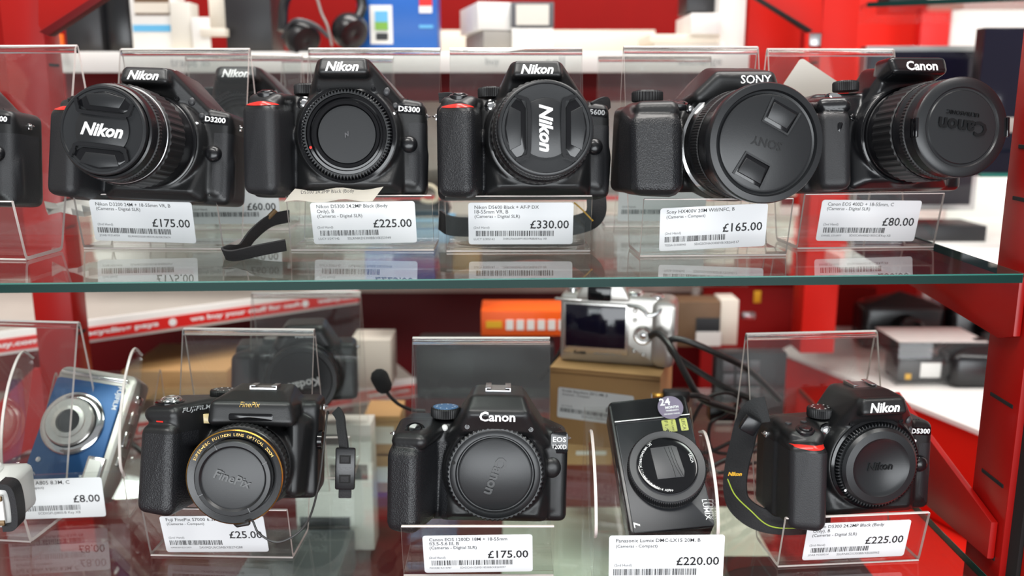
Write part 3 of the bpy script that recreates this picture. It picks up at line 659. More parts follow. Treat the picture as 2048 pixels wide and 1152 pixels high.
# ------------------------------------------------------------------ compact cameras
def compact_portrait():
    """black compact turned on its end: x across (60), z up (105), front faces -y"""
    R = thing('compact_camera', 'slim black compact camera lying back on its end, priced £220.00', 'camera')
    make('body', 'satin_black', R, lambda b: prism(b, rrect(0, 52.5, 60, 105, 4), -4, 27, 1.6), smooth=40)
    make('front_plate', 'plate_black', R, lambda b: prism(b, rrect(1, 43, 57, 84, 1.5), -5, -3, .6), smooth=40)
    make('grip_rail', 'steel', R, lambda b: box(b, (1, -4.8, 87.2), (57, 1.6, 1.2), .3), label='thin grey line across the top')
    cz = 44; cx = 3
    L = make('lens_barrel', 'satin_black', R, lambda b: lathe(b, [(28, -3), (28, -6), (27, -7), (27, -12), (26.5, -13)], 96, c=(cx, cz)))
    make('control_ring', 'ring_rubber', L, lambda b: lathe(b, [(27.2, -7), (28.2, -7.6), (28.2, -14.5), (27.2, -15.2), (24, -15.4)], 440, c=(cx, cz), mod=lambda i, j: 1 - (.02 if i in (1, 2) and j % 4 < 2 else 0)), smooth=25)
    make('bevel_ring', 'charcoal', L, lambda b: lathe(b, [(27.4, -15), (26.8, -16.2), (22, -15.4), (21.4, -17)], 96, c=(cx, cz), cap=False))
    make('front_ring', 'gloss_black', L, lambda b: lathe(b, [(21.6, -15), (21.2, -17.4), (20.2, -17.8), (14, -17), (.1, -17)], 96, c=(cx, cz)))
    make('lens_shutter', 'charcoal', L, lambda b: prism(b, [(-9 + cx, -10 + cz), (10 + cx, -10 + cz), (11 + cx, -6 + cz), (9 + cx, 13 + cz), (6 + cx, 14.5 + cz), (-10 + cx, 14 + cz)], -17.6, -16.5, .2))
    make('shutter_seams', 'slot_black', L, lambda b: [tube(b, [(cx + x0, -17.7, cz + 13.5), (cx + x1, -17.7, cz), (cx + x2, -17.7, cz - 9.6)], .14, 6) for x0, x1, x2 in ((3, 5, 8), (0, 3, 4), (5, 7, 9.6))])
    make('ring_lettering', 'white_ink', L, lambda b: arc_text(b, 'DC VARIO-SUMMILUX 1:1.4-2.8/8.8-26.4 ASPH.', cx, cz, 19.3, 118, 272, 1.7, -18, inward=False), smooth=0)
    make('lens_lettering', 'white_ink', L, lambda b: text(b, 'LEICA', cx + 17.6, cz + 3, width=7, rot=-1.45, y=-18), smooth=0)
    make('brand_lettering', 'white_ink', R, lambda b: text(b, 'LUMIX', 26, 13, width=15, rot=-PI / 2, y=-5.2, bold=.01), smooth=0)
    make('letter_mark', 'white_ink', R, lambda b: text(b, 'L', -24.5, 7, width=4.4, height=4.4, rot=PI / 2 + PI, y=-5.2, shear=.3, bold=.03), smooth=0)
    s = make('warranty_sticker', 'sticker_purple', R, lambda b: lathe(b, [(9.6, -6), (9.6, -6.25), (.1, -6.3)], 40, c=(16, 94)), label='round purple warranty sticker')
    def st(b):
        text(b, '24', 12.5, 99, width=8, y=-6.5, bold=.02); text(b, 'MONTH', 17, 94, width=10, y=-6.5, bold=.04)
        text(b, 'WARRANTY', 17, 91.4, width=10, y=-6.5, bold=.03); text(b, 'ON EVERYTHING', 16, 88.6, width=12, y=-6.5, bold=.02)
    make('sticker_lettering', 'white_ink', s, st, smooth=0)
    for (x, w_, t1, t2) in ((12.5, 10.5, 'F1.4', 'Fast Lens'), (23.4, 5.6, 'LEICA', '')):
        k = make('feature_sticker', 'sticker_yellow', R, lambda b: prism(b, rrect(x, 79.5, w_, 10, .8), -5.4, -4.9, .05), label='small yellow-green sticker')
        make('sticker_lettering', 'dark_grey', k, lambda b: (text(b, t1, x - (2 if t2 else 0), 79.5, width=8.6, height=2.6, rot=-PI / 2, y=-5.5), t2 and text(b, t2, x + 2.6, 79.5, width=8.6, height=1.8, rot=-PI / 2, y=-5.5)), smooth=0)
    make('side_connector_door', 'gloss_black', R, lambda b: box(b, (-30, 12, 52), (.6, 12, 30), .2))
    make('base_screw', 'slot_black', R, lambda b: lathe(b, [(2, -.3), (2, .2)], 16, c=(20, 10), axis='z'))
    make('top_dial', 'steel', R, lambda b: lathe(b, [(7, 105), (7, 107.5), (6, 108)], 40, c=(12, 14), axis='z'))
    return R
def compact_blue():
    R = thing('compact_camera', 'metallic blue and silver compact camera in a clear holder, priced £8.00', 'camera')
    make('body', 'silver_paint', R, lambda b: prism(b, rrect(0, 46, 61, 92, 6), 0, 24, 3), smooth=40)
    make('front_plate', 'blue_metal', R, lambda b: prism(b, rrect(-3, 42, 53, 81, 3), -1.4, 3, .8), smooth=40, label='metallic blue front plate')
    make('top_trim', 'chrome', R, lambda b: box(b, (-2, -.6, 86.5), (52, 3, 3.2), 1), label='bright chrome bar along the top')
    c = (-6, 50)
    L = make('lens_ring', 'chrome', R, lambda b: lathe(b, [(23, 0), (23, -3), (21, -4.5), (18.4, -4.8), (18, -3.2)], 96, c=c, cap=False), label='broad chrome lens ring')
    make('lens_barrel', 'silver_button', L, lambda b: lathe(b, [(17.6, 0), (17.6, -8), (16.6, -9), (12, -9.2), (11.6, -10.2), (8.6, -10.6), (8, -8.4), (.1, -8.4)], 96, c=c))
    make('lens_cover', 'dark_grey', L, lambda b: lathe(b, [(7.9, -8), (7.9, -8.8), (.1, -8.8)], 48, c=c))
    make('brand_lettering', 'white_ink', R, lambda b: text(b, 'FUJIFILM', 19.4, 73, width=17, rot=-PI / 2, y=-1.7, bold=.02), smooth=0)
    make('spec_lettering', 'white_ink', R, lambda b: (text(b, '8.3', 12, 13, width=4, rot=-PI / 2, y=-1.7), text(b, 'MEGA', 14.8, 12, width=6, rot=-PI / 2, y=-1.7)), smooth=0)
    f = make('flash_frame', 'chrome', R, lambda b: box(b, (19.5, -1.4, 16), (13, 3, 27), 1))
    make('flash_glass', 'white_board', f, lambda b: box(b, (19.5, -2.8, 16), (9.5, 1, 22), .4))
    make('self_timer_lamp', 'chrome', R, lambda b: lathe(b, [(1.8, -1), (1.8, -2), (.1, -2.2)], 20, c=(-22, 21)))
    make('emblem', 'steel', R, lambda b: tube(b, [(-24 + 4 * math.cos(a), -1.8, 8 + 4 * math.sin(a)) for a in lin(.5, 4.6, 9)], .5, 6, 3))
    for k, (z, h) in enumerate(((30, 8), (46, 12), (62, 10), (76, 6))):
        make('side_button', 'chrome' if k % 2 else 'silver_button', R, lambda b: box(b, (31, 10, z), (2.4, 10, h), 1))
    return R
def compact_back():
    """silver compact seen from its back: screen and buttons face -y"""
    R = thing('compact_camera', 'silver compact camera standing back to front on the cardboard box', 'camera')
    make('body', 'silver_paint', R, lambda b: (prism(b, rrect(-8, 33, 92, 66, 4), 0, 24, 2.4), prism(b, rrect(44, 32, 22, 64, 8), -5, 34, 4)), smooth=40)
    fr = make('screen_frame', 'silver_button', R, lambda b: box(b, (-20, -.6, 34), (63, 2.6, 50), 1))
    make('screen', 'screen_dark', fr, lambda b: box(b, (-20, -2.1, 36), (57, .6, 41), .2))
    make('brand_lettering', 'print_black', fr, lambda b: text(b, 'Kodak', -34, 9.8, width=12, y=-2.2, bold=.04), smooth=0)
    make('name_lettering', 'grey_ink', fr, lambda b: text(b, 'EASYSHARE Z812 IS', -8, 9.6, width=26, y=-2.2), smooth=0)
    pad = make('control_ring', 'silver_button', R, lambda b: lathe(b, [(9, 0), (9, -2.6), (7.6, -3.4), (5.6, -3), (5.2, -1.6), (.1, -1.6)], 48, c=(25, 30)), label='bright round control pad')
    make('centre_button', 'chrome', pad, lambda b: lathe(b, [(3, -1), (3, -3), (2, -3.6), (.1, -3.6)], 28, c=(25, 30)))
    for x, z in ((17, 53), (17, 44), (17, 14), (26, 11), (36, 15)):
        make('button', 'silver_button', R, lambda b: lathe(b, [(2.1, 0), (2.1, -1.6), (1.4, -2.2), (.1, -2.2)], 20, c=(x, z)))
    make('dial', 'chrome', R, lambda b: lathe(b, [(9, 62), (9, 68), (8, 69.5), (.1, 69.5)], 48, c=(14, 12), axis='z'))
    make('power_button', 'chrome', R, lambda b: lathe(b, [(7, 62), (7, 66), (5, 67), (.1, 67)], 40, c=(36, 10), axis='z'))
    make('viewfinder_housing', 'silver_paint', R, lambda b: hull(b, [(-36, -3, 64, 2), (10, -3, 64, 2), (-30, -1, 76, 3), (4, -1, 76, 3), (-34, 24, 64, 2), (8, 24, 64, 2), (-28, 22, 76, 3), (2, 22, 76, 3)]))
    make('viewfinder', 'gloss_black', R, lambda b: box(b, (-16, -6, 69), (22, 6, 14), 1.5))
    make('rail', 'silver_button', R, lambda b: box(b, (-46, -2, 61), (26, 4, 3), 1))
    make('thumb_rest', 'steel', R, lambda b: tube(b, [(10, -2, 58), (20, -4, 57), (26, -6, 54), (30, -7, 50), (38, -6, 53), (42, -3, 58)], 1.6, 8))
    make('shoulder_button', 'chrome', R, lambda b: lathe(b, [(5, 62), (5, 70), (4, 71)], 28, c=(-44, 10), axis='z'))
    return R
def white_camera():
    R = thing('instant_camera', 'cream and tan camera with a black strap band, cut off by the left edge', 'camera')
    make('body', 'white_plastic', R, lambda b: hull(b, [(x, y, z, 6) for x in (-60, 12) for y in (-10, 26) for z in (6, 34)] + [(6, -12, 8, 5), (6, -12, 30, 5), (-40, 8, 42, 6), (6, 10, 40, 5)]))
    make('side_panel', 'white_board', R, lambda b: box(b, (6, -18, 19), (16, 3, 23), 1))
    make('strap_lug', 'grey_board', R, lambda b: box(b, (7, -20, 19), (2.2, 1.5, 8), .4))
    for z in (29, 8): make('tan_rail', 'tan_trim', R, lambda b: box(b, (6, -20, z), (16, 2.4, 4), .5), label='tan rail')
    make('strap_band', 'rubber_black', R, lambda b: tube(b, [(12, -14, 3), (20, -14, 4), (22.5, -14, 12), (22.5, -14, 28), (20, -14, 38), (12, -14, 40)], 0, n=6, section=band(14, 5), up=(0, 1, 0)))
    make('top_cap', 'white_plastic', R, lambda b: lathe(b, [(15, 38), (15, 45), (13, 47), (.1, 47)], 48, c=(-10, 4), axis='z'))
    return R

# ------------------------------------------------------------------ acrylic stands with price labels
def bars(bm, x0, x1, z0, z1, y, seed):
    rnd = random.Random(seed); x = x0
    while x < x1 - .3:
        w_ = rnd.choice((.22, .22, .44, .66)); box(bm, (x + w_ / 2, y, (z0 + z1) / 2), (w_, .04, z1 - z0)); x += w_ + rnd.choice((.25, .25, .5, .7))
def price_label(parent, cx, cz, y, lines, price, code, w=74, h=31, tilt=0.0, lean=0.0, seed=1, bar=(.04, .76), paper='label_paper', name='price_label', tall=False):
    """paper label: (cx, cz) its centre on the panel whose face is at depth y; lean follows the panel"""
    mt = Matrix.Translation((cx * S, y * S, cz * S)) @ Matrix.Rotation(lean, 4, 'X') @ Matrix.Rotation(-tilt, 4, 'Y')
    L = make(name, paper, parent, lambda b: prism(b, rrect(0, 0, w, h, 2), -.25, 0), mtx=mt, smooth=0)
    l, t = -w / 2, h / 2
    def title(b):
        z = t - h * .105
        for s, fr in lines: text(b, s, l + w * .06, z, width=w * fr, y=-.32, align='l', bold=.003); z -= h * .115
    make('title_text', 'print_black', L, title, smooth=0)
    make('price_text', 'print_black', L, lambda b: text(b, price, w * .46 if not tall else w * .42, -h * .02 if not tall else -h * .02, width=w * .37 * len(price) / 7, y=-.32, align='r', bold=.012), smooth=0)
    make('note_text', 'mid_grey', L, lambda b: (text(b, '(2nd Hand)', l + w * .05, -h * .1, width=w * .15, y=-.32, align='l'), text(b, code[0], l + w * .05, -h * .37, width=w * .2, y=-.32, align='l'), code[1] and text(b, code[1], l + w * (.33), -h * .37, width=w * .42, y=-.32, align='l')), smooth=0)
    make('barcode', 'print_black', L, lambda b: bars(b, l + w * bar[0], l + w * bar[1], -h * .3, -h * .17, -.3, seed), smooth=0)
    return L
def sheet(bm, prof, w, th):
    """bend a sheet of thickness th along a (y, z) profile, width w along x; returns nothing, joints mitred"""
    n = len(prof); P = [Vector(p) for p in prof]; off = []
    for i in range(n):
        d0 = (P[i] - P[i - 1]).normalized() if i else (P[1] - P[0]).normalized()
        d1 = (P[i + 1] - P[i]).normalized() if i < n - 1 else d0
        n0 = Vector((-d0.y, d0.x)); n1 = Vector((-d1.y, d1.x)); m_ = (n0 + n1)
        m_ = m_ / m_.length; off.append(m_ * th / max(.35, m_.dot(n0)))
    A = [(bm.verts.new((-w / 2, p.x, p.y)), bm.verts.new((w / 2, p.x, p.y)), bm.verts.new((w / 2, p.x + o.x, p.y + o.y)), bm.verts.new((-w / 2, p.x + o.x, p.y + o.y))) for p, o in zip(P, off)]
    for a, b_ in zip(A, A[1:]):
        for k in range(4): bm.faces.new((a[k], a[(k + 1) % 4], b_[(k + 1) % 4], b_[k]))
    bm.faces.new(A[0][::-1]); bm.faces.new(A[-1]); bmesh.ops.recalc_face_normals(bm, faces=bm.faces)
def round_profile(prof, r, n=4):
    out = [prof[0]]
    for a, b, c in zip(prof, prof[1:], prof[2:]):
        a, b, c = Vector(a), Vector(b), Vector(c); d0 = (a - b).normalized(); d1 = (c - b).normalized()
        q = min(r, (a - b).length * .4, (c - b).length * .4); p0, p1 = b + d0 * q, b + d1 * q
        out += [tuple((1 - t) ** 2 * p0 + 2 * t * (1 - t) * b + t * t * p1) for t in lin(0, 1, n)]
    return out + [prof[-1]]
def edge_mats(o, w, edge='acrylic_edge'):
    """the sawn edges of a sheet (its two sides and ends) are frosted"""
    o.data.materials.append(M[edge]); k = w / 2 * S
    for p in o.data.polygons:
        if abs(p.normal.x) > .9: p.material_index = 1
STAND = [(-8, 41), (0, 0.2), (44, 0.2), (88, 146), (112, 0.4)]
def stand(label, lab=None, w=103, prof=STAND, group=None):
    R = thing('display_stand', label, 'display stand', group)
    def f(b):
        sheet(b, round_profile(prof, 4), w, 2.6)
    o = make('acrylic_sheet', 'acrylic', R, f, smooth=30); edge_mats(o, w)
    for y, z in (prof[0], prof[-2]):
        if (y, z) == prof[0]: make('polished_edge', 'acrylic_edge', R, lambda b: box(b, (0, y + 1.3, z + .2), (w - .4, 2.6, .8), .3))
    y, z = prof[-2]
    make('top_fold', 'acrylic_rod', R, lambda b: tube(b, [(-w / 2, y + .6, z - 2.6), (w / 2, y + .6, z - 2.6)], 2.5, 16, 0))
    make('fold_highlight', 'acrylic_edge', R, lambda b: tube(b, [(-w / 2, y + .6, z + .1), (w / 2, y + .6, z + .1)], 1.0, 8, 0))
    make('foot_fold', 'acrylic_edge', R, lambda b: tube(b, [(-w / 2, .9, .9), (w / 2, .9, .9)], .7, 8, 0))
    if lab: price_label(R, **lab)
    return R
CURVE = [(-10, 30), (0, 1), (30, 1), (40, 8), (70, 62), (96, 108), (110, 116), (124, 104), (120, 1)]

# ------------------------------------------------------------------ the setting
ZU, ZL = -107.0, -321.0                      # upper and lower glass shelf tops
def px_box(name, m, px0, py0, px1, py1, Y, depth, label=None, bev=0.6, yaw=0, parent=None):
    """an upright box whose front spans the given corners of the photograph at depth Y; depth runs away from the lens"""
    a = at_y(px0, (py0 + py1) / 2, Y); b = at_y(px1, (py0 + py1) / 2, Y); t = at_y((px0 + px1) / 2, py0, Y); u = at_y((px0 + px1) / 2, py1, Y)
    w_, h_ = b.x - a.x, t.z - u.z; c = Vector(((a.x + b.x) / 2, Y + depth / 2, (t.z + u.z) / 2))
    bm = bmesh.new(); box(bm, c, (w_, depth, h_), bev, rot=Matrix.Rotation(math.radians(yaw), 3, 'Z') if yaw else None)
    return obj(name, bm, m, parent, label=label)
def boxed(name, label, cat, m, px0, py0, px1, py1, Y, depth, group=None, **kw):
    o = px_box(name, m, px0, py0, px1, py1, Y, depth, **kw); tag(o, label, cat, group); return o

# red back boards of the shop unit
bm = bmesh.new(); box(bm, (-60, 1720, -80), (2000, 20, 1500)); struct('wall_back', bm, 'red_panel', 'red back panel of the shop unit')
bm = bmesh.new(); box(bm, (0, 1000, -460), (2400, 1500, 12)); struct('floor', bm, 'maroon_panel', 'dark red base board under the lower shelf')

bm = bmesh.new(); box(bm, (-1060, 900, -80), (20, 1800, 1500)); struct('wall_left', bm, 'grey_board', 'grey side panel far left')
bm = bmesh.new(); box(bm, (1260, 1100, -80), (20, 1400, 1500)); struct('wall_right', bm, 'white_board', 'white side wall far right')

def shelf(name, label, z, x0, x1, yf0, yf1, yb):
    R = thing(name, label, 'shelf')
    pts = [(x0, yf0), (x1, yf1), (x1, yb), (x0, yb)]
    o = make('glass_pane', 'shelf_glass', R, lambda b: prism(b, pts, z, z - 6, 0, plane='xy'), smooth=0)
    e = Vector((x1 - x0, yf1 - yf0)).normalized(); ang = math.atan2(e.y, e.x); L = Vector((x1 - x0, yf1 - yf0)).length
    rot = Matrix.Rotation(ang, 3, 'Z'); mid = ((x0 + x1) / 2, (yf0 + yf1) / 2 - .25)
    make('polished_edge', 'glass_edge', R, lambda b: box(b, (mid[0], mid[1], z - 3.4), (L, .5, 5.2), rot=rot), smooth=0, label='dark green polished front edge')
    make('edge_highlight', 'glass_edge_light', R, lambda b: box(b, (mid[0], mid[1] - .1, z - .4), (L, .7, .8), rot=rot), smooth=0, label='pale green chamfer of the front edge')  # pale strip painted in for the highlight on the glass edge
    make('side_edge', 'glass_edge_light', R, lambda b: box(b, (x1 + .2, (yf1 + yb) / 2, z - 3), (.4, yb - yf1, 6)), smooth=0)
    return R
shelf('glass_shelf', 'upper glass shelf with green front edge carrying five priced cameras', ZU, -420, 322, 521, 557, 846)
shelf('glass_shelf', 'lower glass shelf under the bottom row of cameras', ZL, -400, 327, 520, 520, 980)

# front right upright with slots, its shelf brackets
def upright(name, label, x0, x1, y0, y1, z0, z1, m, slots, side):
    R = thing(name, label, 'upright')
    make('post', m, R, lambda b: box(b, ((x0 + x1) / 2, (y0 + y1) / 2, (z0 + z1) / 2), (x1 - x0, y1 - y0, z1 - z0), 1.2))
    xs = x0 if side < 0 else x1
    for z in slots: make('slot', 'slot_black', R, lambda b: box(b, (xs, (y0 + y1) / 2 - 2, z), (1.2, (y1 - y0) * .62, 2.6), .3), smooth=0)
    return R
U = upright('slotted_upright', 'dark red slotted upright at the right edge holding the shelf brackets', 335, 365, 566, 612, -520, 420, 'red_frame', [-30 - 60 * 0, -94 + 30, -201, -258, -312, -366, 40, 96], -1)
make('front_flange', 'red_bright', U, lambda b: box(b, (372, 548, -40), (60, 12, 900), 1))
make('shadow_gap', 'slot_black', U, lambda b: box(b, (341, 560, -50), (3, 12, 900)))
for lab, zt, zb, zbk, yb in (('red bracket under the right end of the upper glass shelf', -113, -158, -140, 900), ('red bracket beside the right end of the lower glass shelf', -268, -313, -300, 900)):
    def f(b):
        prism(b, [(572, zt), (yb, zt), (yb, zbk), (590, zb), (572, zb + 6)] if zt > -200 else [(572, -284), (607, -276), (740, -246), (740, -319), (572, -311)], 329, 334, .8, plane='yz')
    o = make('shelf_bracket', 'red_frame', None, f); tag(o, lab, 'bracket')

# two uprights of the unit behind, with their brackets
A = at_y(138, 560, 850); B = at_y(60, 560, 850)
L1 = upright('slotted_upright', 'red slotted upright behind the cameras at the left', B.x, A.x, 850, 880, -520, 420, 'red_frame', [at_y(165, 665, 862).z, at_y(125, 130, 862).z, at_y(150, 400, 862).z], 1)
A = at_y(1715, 80, 1050); B = at_y(1642, 80, 1050)
R1 = upright('slotted_upright', 'bright red upright behind the right hand cameras', B.x, A.x, 1050, 1090, -300, 420, 'red_bright', [at_y(1625, 125, 1060).z], -1)
p = lambda x, y: tuple(at_y(x, y, 1090))[::2]
def gusset(label, pts, Y, m, line):
    R = thing('shelf_bracket', label, 'bracket')
    make('plate', m, R, lambda b: prism(b, [tuple(at_y(x, y, Y))[::2] for x, y in pts], Y, Y + 5, .6))
    make('folded_edge', line[0], R, lambda b: prism(b, [tuple(at_y(x, y, Y))[::2] for x, y in line[1]], Y - 2, Y - 14, .3))
    return R
gusset('red triangular bracket at the top left corner', [(76, -60), (300, -60), (205, -2), (96, 62), (84, 62), (76, 50)], 843, 'red_frame', ('maroon_panel', [(94, 66), (112, 74), (232, -6), (206, -6)]))
gusset('red triangular bracket beside the right hand upright, top', [(1500, -60), (1645, -60), (1645, 66), (1612, 66), (1502, -8)], 1046, 'red_bright', ('slot_black', [(1500, -4), (1510, -4), (1618, 62), (1612, 66)]))
boxed('steel_rail', 'short grey steel rail on the bright red upright', 'rail', 'steel', 1620, 66, 1642, 92, 1048, 6)
boxed('red_side_panel', 'wide bright red panel left of the right hand upright', 'panel', 'red_bright', 1494, -60, 1600, 240, 1150, 8)
boxed('red_side_panel', 'bright red panel behind the upright on the right', 'panel', 'red_bright', 1600, -60, 1830, 560, 1560, 8)

# long shelf at the back with a white front strip, and what stands on it
E = thing('back_shelf', 'long cream shelf behind the upper row with a white price rail', 'shelf')
a, b_ = at_y(112, 125, 1080), at_y(1498, 125, 1080)
zt = at_y(800, 103, 1080).z
make('board', 'cream_board', E, lambda b: box(b, ((a.x + b_.x) / 2, 1240, zt - 4), (b_.x - a.x, 310, 8), 1))
make('price_rail', 'white_board', E, lambda b: box(b, ((a.x + b_.x) / 2, 1082, zt - 12), (b_.x - a.x, 5, 24), 1))
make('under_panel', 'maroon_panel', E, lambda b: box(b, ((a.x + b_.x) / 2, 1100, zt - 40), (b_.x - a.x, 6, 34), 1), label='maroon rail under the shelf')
for s, x, w_ in (('buy', 985, 16), ('sell', 1110, 22), ('exchange', 1400, 50), ('trade in', 380, 45)): make('rail_lettering', 'grey_ink', E, lambda b: text(b, s, at_y(x, 125, 1080).x, zt - 12, width=w_, y=1079.2), smooth=0)
boxed('ledge_board', 'cream rail behind the white boxes on the back shelf', 'rail', 'cream_board', 878, 60, 1310, 104, 1380, 10)
def sbox(label, m, x0, y0, x1, y1, Y=1120, d=60, lab=None, cat='box', name='product_box', group=None, yaw=0):
    R = thing(name, label, cat, group)
    px_box('carton', m, x0, y0, x1, y1, Y, d, parent=R, yaw=yaw)
    if lab: px_box('paper_label', 'old_paper', *lab, Y - 1, 1.2, parent=R, bev=0)
    return R
sbox('dark case with a red stripe at the left end of the back shelf', 'dark_grey', 128, -30, 200, 104)
boxed('orange_tag', 'small bright orange tag hanging by the top left bracket', 'tag', 'orange_rim', 108, 68, 124, 104, 1065, 6)
sbox('tall black case left of the photo box on the back shelf', 'satin_black', 202, -30, 258, 103, 1130, 60)
q = sbox('white picture box with a blue stripe on the back shelf', 'white_board', 262, -20, 343, 102, 1110, 50)
px_box('blue_stripe', 'sky_blue', 266, 50, 341, 63, 1109, 1, parent=q, bev=0); px_box('picture', 'photo_brown', 268, -20, 338, 30, 1109, 1, parent=q, bev=0); px_box('picture_band', 'cream_board', 268, 5, 338, 26, 1108, 1, parent=q, bev=0)
sbox('narrow beige printed box beside the picture box', 'old_paper', 342, 4, 382, 100, 1105, 30)
sbox('white box with a curved print in front of a red gap', 'cream_board', 418, -20, 456, 70, 1140, 30)
o = boxed('folded_leaflet', 'white leaflet lying at an angle beside the beige box', 'leaflet', 'white_board', 384, 34, 420, 100, 1100, 3)
o = boxed('folded_leaflet', 'second white leaflet leaning right under the printed box', 'leaflet', 'cream_board', 400, 56, 450, 72, 1096, 16)
o.rotation_euler = (0, 0, 0)
sbox('tall black box between leaflets and headphones', 'dark_grey', 450, -30, 542, 101, 1120, 60)
def headphones():
    R = thing('headphones', 'large black headphones beside the blue phone box', 'headphones')
    c = at_y(640, 30, 1090)
    make('headband', 'satin_black', R, lambda b: tube(b, [c + Vector(v) for v in ((-45, 0, -18), (-40, 8, 20), (-10, 12, 42), (30, 12, 42), (48, 8, 14), (40, 0, -12))], 6, 10))
    for dx, dz, m in ((-22, -26, 'cap_black'), (34, -18, 'satin_black')):
        e = make('ear_cup', m, R, lambda b: lathe(b, [(12, 14), (18, 12), (21, 4), (21, -6), (17, -12), (10, -13), (.1, -11)], 40), mtx=Matrix.Translation((c + Vector((dx, 0, dz))) * S) @ Matrix.Rotation(.7, 4, 'Z') @ Matrix.Rotation(.4, 4, 'X'))
    make('yoke', 'charcoal', R, lambda b: tube(b, [c + Vector(v) for v in ((-44, -4, -26), (-26, -18, -8), (-4, -16, -12), (12, -12, -26))], 2.6, 8))
    make('cable', 'silver_paint', R, lambda b: tube(b, [c + Vector(v) for v in ((-12, -20, 40), (0, -20, 20), (6, -20, 0), (12, -20, -14), (16, -18, -36))], 1.6, 8), label='pale cable')
headphones()
q = sbox('blue phone box with a printed handset on the back shelf', 'blue_box', 714, -30, 874, 103, 1110, 55)
px_box('printed_handset', 'white_board', 740, 10, 785, 88, 1109, 1, parent=q, bev=0); px_box('handset_screen', 'sky_blue', 750, 22, 776, 60, 1108, 1, parent=q, bev=0); px_box('handset_keys', 'dark_grey', 752, 66, 776, 80, 1108, 1, parent=q, bev=0)
px_box('handset_picture', 'green_print', 750, 44, 776, 60, 1107.5, 1, parent=q, bev=0)
px_box('red_badge', 'pure_red', 838, -30, 864, 12, 1109, 1, parent=q, bev=0); px_box('white_badge', 'white_board', 838, 12, 864, 26, 1109, 1, parent=q, bev=0); px_box('print_line', 'sky_blue', 838, 50, 866, 56, 1109, 1, parent=q, bev=0)
for lab, m, x0, y0, x1, y1, lb in (('white box on top of the left stack, back shelf', 'white_board', 932, 4, 1018, 60, None), ('dark box with a white label on top of the right stack', 'mid_grey', 1022, 4, 1108, 54, (1032, 9, 1098, 50)),
                                   ('grey box at the bottom of the left stack, back shelf', 'grey_board', 944, 62, 1020, 103, None), ('white box at the bottom of the right stack', 'white_board', 1024, 56, 1106, 103, None)):
    sbox(lab, m, x0, y0, x1, y1, 1100, 110, lb, group=None, yaw=(14 if x0 < 1000 else 0))
for k, (lab, m, x0, y0, x1, y1, Y) in enumerate((('white carton on top at the right end of the back shelf', 'white_board', 1382, 26, 1440, 68, 1100), ('second white carton from the top at the right end', 'cream_board', 1300, 68, 1440, 84, 1105), ('lowest white carton at the right end of the back shelf', 'white_board', 1310, 84, 1450, 103, 1110))):
    sbox(lab, m, x0, y0, x1, y1, Y, 100)
sbox('dark blue box behind the white cartons', 'dark_grey', 1374, -30, 1440, 24, 1150, 60)
boxed('white_column', 'white column standing left of the bright red panel', 'column', 'white_board', 1440, -60, 1492, 103, 1120, 40)

# middle distance seen between the upper cameras
def mid_shelf():
    R = thing('middle_shelf', 'pale shelf with white goods behind the upper row of cameras', 'shelf')
    px_box('board', 'white_board', 160, 395, 1560, 412, 1180, 260, parent=R); px_box('price_rail', 'pure_red', 330, 392, 1500, 400, 1178, 3, parent=R, bev=0); px_box('lower_rail', 'cream_board', 160, 402, 1560, 430, 1177, 3, parent=R, bev=0)
mid_shelf()
boxed('backing_board', 'cream backing board behind the white goods', 'panel', 'cream_board', 166, 160, 1496, 392, 1400, 10)
boxed('lower_backing', 'beige backing board seen under the middle shelf and through the glass', 'panel', 'cream_board', 150, 425, 1500, 585, 1405, 10)
for lab, m, x0, y0, x1, y1, Y, d, lb in (
    ('white goods box behind the first two cameras', 'cream_board', 430, 190, 640, 392, 1260, 90, (450, 260, 620, 290)),
    ('cream goods box behind the second and third cameras', 'cream_board', 790, 196, 1000, 340, 1260, 90, (800, 226, 960, 236)),
    ('grey goods box behind the third camera', 'grey_board', 1002, 200, 1190, 392, 1270, 90, None),
    ('white goods box behind the gap left of the largest lens', 'white_board', 1194, 190, 1420, 392, 1260, 90, (1210, 300, 1320, 330)),
    ('white goods box in front of the red panel', 'cream_board', 1424, 170, 1600, 392, 1290, 60, None),
    ('pale goods box behind the left lens', 'white_board', 170, 180, 420, 392, 1280, 60, (200, 230, 300, 250))):
    sbox(lab, m, x0, y0, x1, y1, Y, d, lb)
boxed('black_bag', 'black bag with a beige cord behind the second and third cameras', 'bag', 'satin_black', 780, 404, 900, 438, 1000, 40, bev=10)
o = make('cord_loop', 'beige_cord', None, lambda b: tube(b, [at_y(x, y, 985) for x, y in ((842, 372), (862, 372), (874, 384), (872, 400), (856, 404), (842, 400))], 2.6, 8)); tag(o, 'beige cord loop beside the second price stand', 'cord')
boxed('blue_parcel', 'light blue parcel behind the second and third price labels', 'box', 'sky_blue', 800, 440, 905, 486, 990, 60)
boxed('blue_parcel', 'darker blue parcel under glass between second and third stands', 'box', 'blue_box', 730, 500, 870, 560, 1020, 60)
boxed('kraft_parcel', 'small brown parcel behind the third price stand', 'box', 'kraft', 905, 500, 960, 548, 1010, 60)

